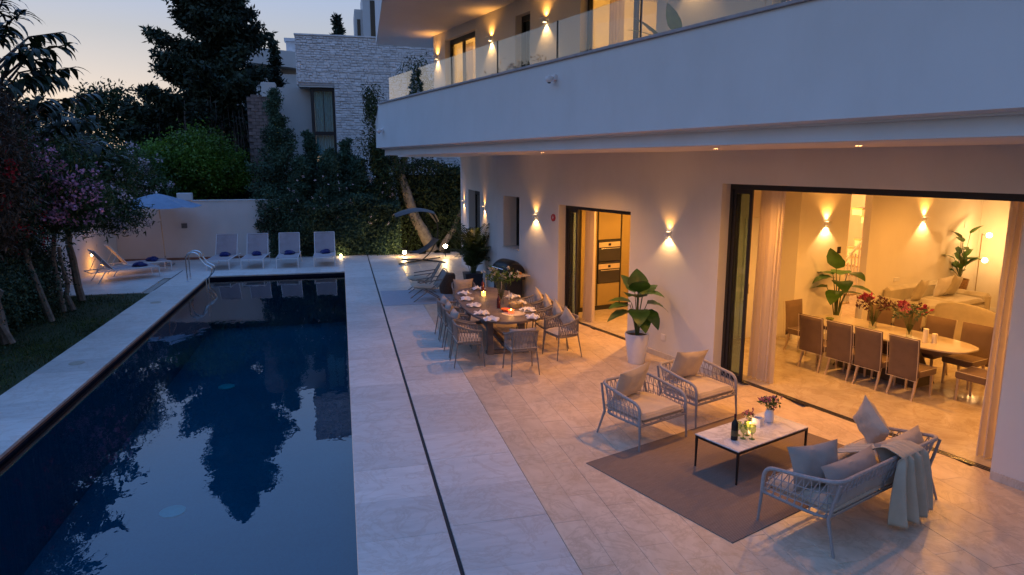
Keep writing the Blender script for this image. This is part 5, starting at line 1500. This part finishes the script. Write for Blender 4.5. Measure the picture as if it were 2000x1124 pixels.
def conifer(label, x, y, h, rb, seed, n=60000, trunk=.28, z0=.0, lm=None, L=.20, name='conifer_tree', irregular=.35, bare=0.0, up=0):
    rng = np.random.default_rng(seed)
    t = thing(name, label, 'tree', (x,y,z0)); b = MB(); limb(b, (0,0,0), (0,0,h*.97), trunk, .02, rng, 8, .01, 8)
    nb = int(h*9); P = []; per = n//nb
    for k in range(nb):
        f = (k+.5)/nb; z = h*(bare+(1-bare)*f); ln = rb*(1-f)**.75*rng.uniform(1-irregular, 1+irregular*.5)*(.55 + .45*min(1, f*6))
        if ln < .12: ln = .12
        az = rng.uniform(0, 2*PI); rise = (.10+.5*f+up)*ln
        tip = Vector((ln*math.cos(az), ln*math.sin(az), z+rise-.12*ln))
        b.tube([(0,0,z),(tip.x*.5,tip.y*.5,z+rise*.35-.08*ln), tip], [.05*(1-f)+.012,.025,.008], 4, False)
        m = int(per*(.4+1.1*ln/rb)); s = rng.power(1.6, m)
        c = np.array(tip)*s[:,None]; c[:,2] = z + (rise-.12*ln)*s**1.3 - .10*ln*np.sin(s*PI)
        w = .16*ln*(1.15-s)+.08
        c += rng.normal(size=(m,3))*np.c_[w, w, w*.45]
        P.append(c)
    build('trunk', b, M['bark_d'], t, True)
    P = np.concatenate(P)
    leaves('crown', P, L, L*.42, lm or L_con, t, seed=seed, droop=.15, jit=.8)
    return t
conifer('huge dark conifer towering behind the round green tree', -5.55, 35.0, 14.2, 4.5, 31, 130000, .38, bare=.10, L=.26, irregular=.45)
# its drooping grey twigs
rng = np.random.default_rng(8); b = MB()
for k in range(90):
    a = rng.uniform(-2.6,-.4); r_ = rng.uniform(1.2,2.6); z = rng.uniform(4.2,6.5); x, y = r_*math.cos(a), r_*math.sin(a)
    b.tube([(x,y,z),(x*1.05,y*1.05,z-.8),(x*1.06+rng.normal()*.1,y*1.06,z-rng.uniform(1.4,2.4))], .012, 3, False)
dead = build('dead_twigs', b, simple('grey_twigs', (.12,.10,.09), .9), bpy.data.objects['conifer_tree']); dead['kind'] = 'stuff'
# bright green round tree behind the wall
t, P = tree('round_green_tree', 'bright green round crowned tree just behind the back garden wall', [(-5.7,31,0),(-5.75,31,2.2)],
     [(-6.8,31,3.45,1.3,1.2,.95),(-5.6,30.8,3.95,1.25,1.2,.95),(-4.6,31.1,3.35,1.0,1.1,.85),(-5.9,30.5,3.05,1.6,1.0,.8)], 26000, L_cit, .13, .07, 41, r=.14)
# pink and white oleander trees
def blossoms(t, P, m, nclump, per, L, seed, sel=None, name='blossoms'):
    rng = np.random.default_rng(seed); Q = P if sel is None else P[sel(P)]
    if len(Q) == 0: return
    c = Q[rng.integers(0, len(Q), nclump)]; X = np.repeat(c, per, 0) + rng.normal(size=(nclump*per,3))*.07
    o = leaves(name, X, L, L*.75, m, t, seed=seed); return o
t, P = tree('oleander_tree', 'oleander tree with a pink flowering crown on twin trunks', [(-6.75,18.6,0),(-6.85,18.6,1.3),(-6.75,18.7,2.2)],
     [(-6.7,18.7,3.2,.95,.9,.85),(-6.15,18.6,2.75,.65,.7,.6),(-7.3,18.7,2.8,.8,.8,.7),(-6.6,18.4,2.3,.6,.6,.45)], 16000, L_olea, .15, .035, 42, r=.07, limbs=8, bark='bark')
blossoms(t, P, m_oleapink, 190, 16, .085, 3, lambda q: (q[:,1] < -.25) & (q[:,0] > -.8) & (q[:,2] > 2.2))
b = MB(); limb(b, (.18,.12,0), (.02,.1,1.6), .06, .04, np.random.default_rng(2)); build('trunk', b, M['bark'], t, True)
t, P = tree('oleander_tree', 'oleander tree with pale pink flowers leaning over the corner loungers', [(-6.82,20.05,0),(-7.0,20.1,1.5),(-6.95,20.2,2.2)],
     [(-6.3,20.3,2.55,.85,.8,.6),(-5.75,20.3,2.2,.6,.6,.4),(-6.6,20.6,3.2,.8,.8,.7),(-5.9,20.8,3.2,.6,.7,.55)], 15000, L_olea, .15, .035, 43, r=.10, limbs=8, bark='bark')
blossoms(t, P, m_oleawh, 120, 14, .075, 4, lambda q: q[:,1] < .2)
t, P = tree('oleander_tree', 'pale flowering oleander behind the parasol by the back wall', [(-7.5,28.9,0),(-7.6,28.9,1.6)],
     [(-7.9,28.9,3.1,1.1,.8,1.0),(-8.7,28.9,3.3,1.0,.8,1.0),(-7.1,28.8,2.6,.8,.7,.6)], 12000, L_olea, .17, .045, 44, r=.07)
blossoms(t, P, m_oleawh, 120, 14, .10, 5, lambda q: (q[:,2] > 2.3) & (q[:,1] < .1))
# dark bottlebrush trees in the left foreground
t, P = tree('bottlebrush_tree', 'dark drooping tree with deep red flowers at the left edge', [(-6.72,15.5,0),(-6.95,15.5,1.9),(-6.7,15.4,3.2)],
     [(-7.1,15.5,4.3,1.0,1.1,1.4),(-6.6,15.4,3.3,.6,.8,.9),(-7.5,15.3,3.6,.9,1.0,1.3),(-6.5,15.2,2.5,.45,.6,.6),(-7.4,15.3,5.6,.9,1.0,.9)], 30000, L_red, .16, .03, 45, r=.10, droop=.9, limbs=9, bark='bark')
blossoms(t, P, m_redf, 110, 20, .08, 6, lambda q: q[:,1] < 0)
b = MB(); limb(b, (.12,-.05,0), (-.35,0,1.8), .07, .05, np.random.default_rng(3)); build('trunk', b, M['bark'], t, True)
t, P = tree('bottlebrush_tree', 'slim dark tree with a leaning thin trunk in front of the clipped bush', [(-6.62,17.5,0),(-6.95,17.5,1.4),(-7.0,17.4,2.4)],
     [(-7.6,17.4,3.7,.9,.9,1.1),(-7.15,17.3,2.9,.55,.7,.8),(-7.9,17.3,3.0,.7,.8,.9),(-7.0,17.3,2.2,.4,.5,.45)], 22000, L_dark, .15, .035, 46, r=.075, droop=.5, limbs=8, bark='bark')
blossoms(t, P, m_redf, 70, 16, .06, 9, lambda q: q[:,2] < 3.2)
# big leaved tree, its tiered leaves show against the sky
rng = np.random.default_rng(17)
bt = thing('large_leaved_tree', 'tree with long drooping leaves in tiers against the dusk sky', 'tree', (-8.2,20.2,0))
b = MB(); limb(b, (0,0,0), (-.1,0,4.2), .14, .09, rng, 6, .02)
m_bl = leafmat('long_dark_leaf', (.010,.018,.007), (.028,.045,.014), .45, .15)
for k in range(60):
    z = rng.uniform(3.2, 7.1); az = rng.uniform(-2.2, 1.2) if k % 4 else rng.uniform(0,6.28); ln = rng.uniform(.9, 2.3)*(1.15-.09*max(0,z-4.4))
    e = Vector((ln*math.cos(az), ln*math.sin(az), z+.15*ln)); b.tube([(-.1,0,z-.9),(e.x*.5,e.y*.5,z),tuple(e)], [.04,.025,.012], 5, False)
    V = MB()
    for j in range(15):
        s = .45+.55*j/15; p = Vector((e.x*s, e.y*s, z-.2*(1-s)+.15*ln*s)); a2 = az + (1 if j%2 else -1)*rng.uniform(.3,1.3)
        g = leaf_blade(rng.uniform(.42,.66), .17, bend=rng.uniform(.9,1.7), fold=.15, nu=2, nv=4)
        g.xf(Matrix.Translation(p) @ Matrix.Rotation(a2,4,'Z') @ Matrix.Rotation(-R(rng.uniform(-15,25)),4,'Y')); V.add(g.v, g.f)
    build('leaf_spray', V, m_bl, bt, True)['kind'] = 'stuff'
build('trunk', b, M['bark_d'], bt, True)
# palm among the left trees (its fronds mirror in the pool)
pm = thing('palm_tree', 'palm tree with arching feather fronds among the left trees', 'palm tree', (-8.5,22.2,0))
b = MB(); limb(b, (0,0,0), (.15,0,3.7), .17, .13, rng, 8, .01, 10); build('trunk', b, M['bark_d'], pm, True)
rr = random.Random(9); sp = []
for k in range(20):
    sp.append(dict(length=rr.uniform(2.0,2.7), arch=rr.uniform(85,140), nleaf=34, ll=.60, lw=.045, seed=100+k, az=2*PI*k/20+rr.uniform(-.15,.15), pitch=rr.uniform(45,88), base=(.15,0,3.75), droop=.35, vshape=.3))
palm_fronds(pm, sp, leafmat('palm_leaf', (.012,.024,.010), (.035,.055,.018), .5, .1), M['stem'])
# clipped bush and low planting on the left
def bushmass(name, label, cs, n, lm, L, W, seed, cat='bush', shell=.8):
    rng = np.random.default_rng(seed); c = cs[0]; t = thing(name, label, cat, (c[0],c[1],0))
    P = blobs(cs, n, rng, shell)-np.array([c[0],c[1],0]); P = P[P[:,2] > .02]
    b = MB()
    for k in range(7):
        q = P[rng.integers(len(P))]*.8; limb(b, (0,0,0), q, .03, .01, rng, 3, .05, 4)
    build('stems', b, M['bark_d'], t); leaves('foliage', P, L, W, lm, t, seed=seed); return t
bushmass('clipped_bush', 'dense dark clipped bush against the side wall at the left', [(-7.55,17.9,.95,.7,1.5,.95),(-7.5,15.9,.9,.7,1.3,.95),(-7.6,19.3,.8,.55,.9,.75),(-7.5,14.0,.9,.7,1.3,.95)], 42000, L_hedge, .075, .045, 51)
bushmass('garden_bush', 'dark rounded shrub glimpsed behind the parasol', [(-9.4,30,1.2,1.5,1,1.3),(-10.8,29,1.5,1.5,1.2,1.5)], 9000, L_dark, .16, .07, 52)
# cypress hedge of rising conifers
def hedge_cyp(x, y, h, r, seed, label):
    return conifer(label, x, y, h, r, seed, int(15000*h/3), .08, 0, L_hedge, .11, 'cypress', .55, 0.0, 1.1)
hs = [(-2.75,28.2,2.6,.85,'low cypress at the left end of the dark hedge'),(-2.35,28.9,6.3,1.25,'tall pointed cypress rising above the left end of the hedge'),(-1.55,28.3,3.7,.95,'short cypress in front of the brown masonry pillar'),
      (-1.2,29.3,4.7,1.0,'pointed cypress below the dark framed window'),(-.45,28.4,4.0,1.0,'bushy cypress under the window of the stone house'),(.25,29.0,4.4,1.0,'cypress at the right of the dark framed window'),
      (.75,28.3,3.6,.95,'cypress in the hedge behind the small ground lamp'),(1.5,28.8,4.2,1.1,'cypress left of the leaning pepper tree')]
for i, (x, y, h, r_, lab) in enumerate(hs): hedge_cyp(x, y, h, r_, 60+i, lab)
rng = np.random.default_rng(71)
def hedge_box(name, label, x0, x1, y0, y1, h, n, seed, lm=None, L=.11):
    rng = np.random.default_rng(seed); t = thing(name, label, 'hedge', ((x0+x1)/2, y0, 0)); m = n
    X = rng.uniform(x0, x1, m); Z = h*rng.power(1.1, m); face = rng.random(m)
    Y = np.where(face < .75, y0 + .12*np.sin(X*3.1)*np.cos(Z*2.7) + rng.normal(size=m)*.10, rng.uniform(y0, y1, m))
    Z = np.where(rng.random(m) < .18, h + .18*np.sin(X*2.3) + rng.normal(size=m)*.12, Z)
    P = np.c_[X-(x0+x1)/2, Y-y0, Z]
    leaves('foliage', P, L, L*.45, lm or L_hedge, t, seed=seed)
    b = MB().box(-(x1-x0)/2+.1, (x1-x0)/2-.1, .35, y1-y0, 0, h*.92); build('dark_core', b, simple('hedge_interior_dark', (.006,.008,.004), 1), t)  # solid near-black box painted as the dark depth behind the leaves
    return t
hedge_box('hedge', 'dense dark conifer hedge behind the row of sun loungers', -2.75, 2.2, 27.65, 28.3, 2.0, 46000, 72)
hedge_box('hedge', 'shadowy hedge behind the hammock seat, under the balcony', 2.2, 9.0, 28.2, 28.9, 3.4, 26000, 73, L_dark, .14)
# scattered small white flowers in the hedge
P = np.c_[rng.uniform(-2.6,2.2,46), rng.uniform(27.35,27.6,46), rng.uniform(1.2,3.2,46)]
o = leaves('hedge_flowers', np.repeat(P, 6, 0)+rng.normal(size=(276,3))*.025, .045, .03, m_oleawh, bpy.data.objects['hedge'], seed=4)
o.matrix_parent_inverse = Matrix.Translation(bpy.data.objects['hedge'].location).inverted(); o['kind'] = 'stuff'
# leaning pepper tree with weeping sprays
def weeping(t, tips, seed, n=70, drop=1.4, lm=L_pep):
    rng = np.random.default_rng(seed); P = []
    for c in tips:
        for k in range(n):
            s0 = np.array(c[:3]) + rng.normal(size=3)*np.array(c[3:6])*.5; d = drop*rng.uniform(.4,1.1); m = 15
            z = np.linspace(0, d, m); P.append(np.c_[s0[0]+rng.normal()*.1*z+rng.normal(size=m)*.03, s0[1]+rng.normal(size=m)*.03, s0[2]-z])
    P = np.concatenate(P); leaves('crown', P, .17, .05, lm, t, seed=seed, droop=1.0)
pt = thing('pepper_tree', 'old leaning pepper tree with weeping foliage behind the hammock seat', 'tree', (3.6,28.1,0))
b = MB(); rng = np.random.default_rng(5)
limb(b, (0,0,0), (-.75,.1,1.5), .26, .22, rng, 5, .02, 10); limb(b, (-.75,.1,1.5), (-1.25,.1,3.2), .22, .18, rng, 5, .02, 10)
limb(b, (-1.25,.1,3.2), (-1.9,.2,5.6), .17, .07, rng, 5, .04, 8); limb(b, (-1.2,.1,3.2), (-.6,.1,5.8), .14, .06, rng, 5, .04, 8); limb(b, (.3,0,0),(1.6,.2,2.2), .14,.08, rng, 5,.03,8); limb(b, (1.6,.2,2.2),(3.0,.2,3.2), .08,.04, rng, 5,.03,8)
build('trunk', b, M['bark'], pt, True)
weeping(pt, [(-2.3,.1,6.4,.45,.4,.5),(-1.8,.2,5.6,.6,.5,.6),(-1.3,.0,4.0,.7,.4,.5),(-.5,.1,7.4,.6,.5,.6),(-.1,.2,6.6,.6,.5,.6),(-1.6,-.1,3.2,.5,.3,.5),(-2.3,0,4.5,.4,.3,.5),(.6,.2,3.4,1.2,.4,.4)], 81, 60, 1.5)
# background trees
t, P = tree('far_tree', 'distant tree silhouetted low against the sunset glow', [(-11.2,42,0),(-11.2,42,4)], [(-12.0,42,6.2,1.8,1.5,1.3),(-10.2,42,5.6,1.5,1.5,1.2),(-8.6,42,5.0,1.4,1.5,1.2)], 9000, L_dark, .24, .12, 91, r=.2)
t, P = tree('far_tree', 'dark mass of trees behind the oleanders at the left', [(-14.5,33,0),(-14.5,33,3)], [(-15,33,5.0,3,2,2.2),(-12.2,33.5,4.2,2,2,1.8),(-9.6,34,3.6,2,2,1.5),(-18,32,6,3,2,3)], 24000, L_dark, .26, .12, 92, r=.25)
t, P = tree('far_tree', 'dusky shrubby trees under the huge conifer', [(-7.0,36.5,0),(-7.0,36.5,2)], [(-7.8,36.5,4.4,1.9,1.5,1.1),(-5.5,36,3.6,2.4,1.2,1.2),(-3.4,35,3.8,1.1,1.2,1.4)], 16000, L_dark, .2, .1, 93, r=.2)
conifer('small pointed conifer behind the roofline of the stone house', .2, 47, 12.7, 1.3, 94, 9000, .15, L=.3, bare=.3)
conifer('dark conifer between the white house and the stone house', -3.0, 38, 9.6, 1.0, 95, 9000, .15, L=.22, bare=.2)
conifer('spiky conifer in front of the distant white house', -4.2, 37.5, 8.4, .9, 96, 8000, .12, L=.2, bare=.2)
# trees beyond the left edge (they mirror in the balcony glass and the pool)
conifer('tall conifer far off to the left, mirrored in the balcony glass', -22.5, 50, 11.0, 2.0, 97, 16000, .2, L=.3)
conifer('shorter conifer far off to the left, mirrored in the balcony glass', -26.5, 50, 9.6, 1.8, 197, 12000, .2, L=.3)
t, P = tree('garden_tree', 'leafy tree beyond the side wall near the front of the pool', [(-9.6,12.5,0),(-9.6,12.5,3)], [(-9.4,12.5,5.6,1.7,1.6,1.5),(-8.6,13.6,4.6,1.2,1.2,1.2),(-10.6,12,5,1.6,1.5,1.6),(-8.9,11.2,4.6,1.2,1.2,1.2)], 30000, L_dark, .2, .08, 98, r=.18)
t, P = tree('garden_tree', 'leafy tree behind the side wall, next to the bottlebrush', [(-9.3,16.5,0),(-9.3,16.5,3)], [(-9.0,16.5,5.2,1.5,1.5,1.5),(-8.2,17.2,4.4,1.0,1.1,1.1),(-10.2,16,5.6,1.6,1.5,1.6)], 26000, L_dark, .18, .07, 99, r=.18)

# ================================================================== NEIGHBOURING HOUSES
m_st = simple('pale_rubble_stone', (.74,.71,.70), .9, var=.15, nscale=3, bmp=.8, bscale=12, kind='World')
sh_ = thing('stone_house', 'neighbouring house clad in pale rubble stone with a tall dark window', 'house', (0, 32, 0))
build('wall', MB().box(-.1,6.5,0,9,0,9.0).box(-1.6,-.1,0,9,6.93,9.0), simple('stone_backing', (.42,.40,.40), .95), sh_)
build('white_wall', MB().box(-2.75,-1.15,.9,6,0,6.9), M['gwall'], sh_)
build('soffit', MB().box(-1.58,-.12,.02,6,6.86,6.925), M['gwall'], sh_)
build('lower_wall', MB().box(-1.15,-.1,.3,6,0,3.5), simple('stone_backing_low', (.22,.205,.21), .95), sh_)
rng = np.random.default_rng(6); b = MB(); z = 0.0
while z < 8.95:
    hh = rng.uniform(.07,.13); x = -1.6 if z > 6.93 else -.08
    if z < 6.93 and z+hh > 6.93: hh = 6.93-z
    if hh < .03: z += hh+.004; continue
    while x < 6.4:
        w = rng.uniform(.10,.30); x1 = min(x+w, 6.5); d = rng.uniform(.02,.05)
        j = lambda: rng.uniform(-.006,.006)
        z1 = min(z+hh-.012, 8.98)
        z0 = z+rng.uniform(-.018,.018); z1 = min(z0+hh*rng.uniform(.85,1.15)-.008, 8.98)
        b.add([(x+.004,0,z0+j()),(x1-.004,0,z0+j()),(x1-.004,0,z1+j()),(x+.004,0,z1+j()),(x+.02,-d,z0+.018),(x1-.018,-d+j()*2,z0+.014+j()),(x1-.02,-d,z1-.016),(x+.016,-d+j()*2,z1-.014+j())],
              [(4,5,6,7),(0,1,5,4),(1,2,6,5),(2,3,7,6),(3,0,4,7)])
        x = x1
    z += hh
build('stone_cladding', b, m_st, sh_)['kind'] = 'stuff'
b = MB(); z = 6.95
while z < 8.95:
    y = .0
    while y < 8.5:
        b.cbox(-1.66,-1.602,y+.006,y+.30,z,z+.14,.012); y += .31
    z += .15
build('side_cladding', b, m_st, sh_)['kind'] = 'stuff'
build('roof_edge', MB().box(-1.68,6.5,-.07,9,9.0,9.06), m_st, sh_)
w = build('window', MB().box(-1.12,-.98,.2,.3,3.9,6.85).box(-.20,-.1,.2,.3,3.9,6.85).box(-.98,-.20,.2,.3,6.72,6.85).box(-.98,-.2,.2,.3,4.82,4.98).box(-.98,-.2,.2,.3,3.9,3.99).box(-.60,-.565,.21,.29,4.98,6.72), M['frame'], sh_)
build('pane', MB().box(-.98,-.2,.24,.25,3.99,6.72), M['clear'], w)
def dr(u, v): return (-.98+.78*u, .42+.035*math.sin(u*44), 3.99+2.73*v)
build('curtain', MB().grid(dr, 44, 2), simple('teal_curtain', (.20,.46,.52), .9, var=.1), w, True)  # cloth in its own teal, no lamp behind it
# brown masonry pillar
br_ = thing('masonry_pillar', 'tall brown brick pillar with a pale chimney cap', 'pillar', (-3.0, 31.5, 0))
b = MB().box(-.70,.45,.03,.9,0,6.35); build('core', b, simple('pillar_mortar', (.13,.10,.10), .95), br_)
b = MB(); rng = np.random.default_rng(9); z = 0; r_ = 0
while z < 6.3:
    x = -.70 + (.16 if r_ % 2 else 0)
    while x < .45:
        b.cbox(x+.006, min(x+.30,.45), -.01+rng.uniform(-.012,.012), .03, z+.005, z+.135, .006); x += .31
    z += .14; r_ += 1
build('brickwork', b, simple('brown_brick', (.20,.145,.13), .9, var=.35, nscale=4, kind='World'), br_)['kind'] = 'stuff'
build('chimney_cap', MB().cbox(-.08,.48,-.04,.6,6.36,6.95,.01), M['gwall'], br_)
# distant white house
wh = thing('white_house', 'distant white flat roofed house with a chimney', 'house', (-3.6, 45, 0))
build('wall', MB().box(-2.4,1.6,0,6,0,8.9), M['gwall'], wh)
build('upper_wall', MB().box(-1.4,1.5,.6,5,8.9,9.6), simple('cream_render', (.42,.38,.34), .9), wh)
build('roof', MB().add([(-2.0,-.3,9.55),(1.6,-.3,9.2),(1.6,5,9.2),(-2.0,5,9.55),(-1.6,-.3,10.4),(1.6,-.3,10.15),(1.6,5,10.15),(-1.6,5,10.4)], [(3,2,1,0),(4,5,6,7),(0,1,5,4),(1,2,6,5),(2,3,7,6),(3,0,4,7)]), M['gwall'], wh)
build('chimney', MB().box(.7,1.35,1,1.6,10.16,10.95).box(.6,1.45,.9,1.7,10.96,11.15), m_st, wh)
for x in (-1.1, 0.2): build('column', MB().box(x,x+.18,.3,.5,8.9,9.5), M['gwall'], wh)
th_h = thing('tower_house', 'slim pale upper storey of a house beyond the stone roofline', 'house', (1.9, 46, 0))
build('wall', MB().box(-.1,2.0,0,4,9.0,14.2), M['gwall'], th_h); build('wall_wing', MB().box(-.6,-.1,.8,4,9,13.2), M['gwall'], th_h)
build('window', MB().box(.35,.75,-.02,.0,10.5,13.6), M['oven'], th_h); build('window', MB().box(-.45,-.25,.77,.8,10.8,12.6), M['oven'], th_h)
# low hills / tree belt far away so the ground meets foliage, not a bare line
rng = np.random.default_rng(12); n = 60000
a = rng.uniform(-1.4, 1.4, n); r_ = rng.uniform(60, 110, n); X = r_*np.sin(a)-10; Y = r_*np.cos(a)
Z = rng.power(1.4, n)*(2.6+.9*np.sin(a*9)+.7*np.sin(a*23+1)); 
wd = leaves('woodland', np.c_[X,Y,Z], 1.3, .7, L_dark, seed=14); tag(wd, 'dark belt of woodland on the horizon behind the gardens', 'woodland'); wd['kind'] = 'stuff'

# ================================================================== GARDEN LAMPS
def spike(x, y, z, w, label, r=.035):
    t = thing('garden_lamp', label, 'garden lamp', (x,y,0))
    build('post', MB().tube([(0,0,-.02),(0,0,z-.05)], .015, 8), M['black'], t)
    build('head', MB().lathe([(.02,z-.07),(.03,z-.05),(.035,z-.03),(0,z-.035)], 14), M['black'], t, True)
    build('bulb', MB().lathe([(0,z-.03),(r*.7,z-.02),(r,z+r*.4),(r*.7,z+r),(0,z+r*1.3)], 12), M['bulbhot'], t, True)
    point((x,y-.03,z+.08), w, (1,.62,.22), .05, t)
spike(2.30, 26.75, .14, 26, 'bright garden lamp at the foot of the hedge, left of the hammock seat', .07)
spike(3.85, 26.3, .38, 30, 'bright garden lamp right of the hammock seat by the villa corner', .085)
spike(-.12, 27.2, .06, 1.5, 'tiny lit ground lamp beside the rightmost lounger of the row')
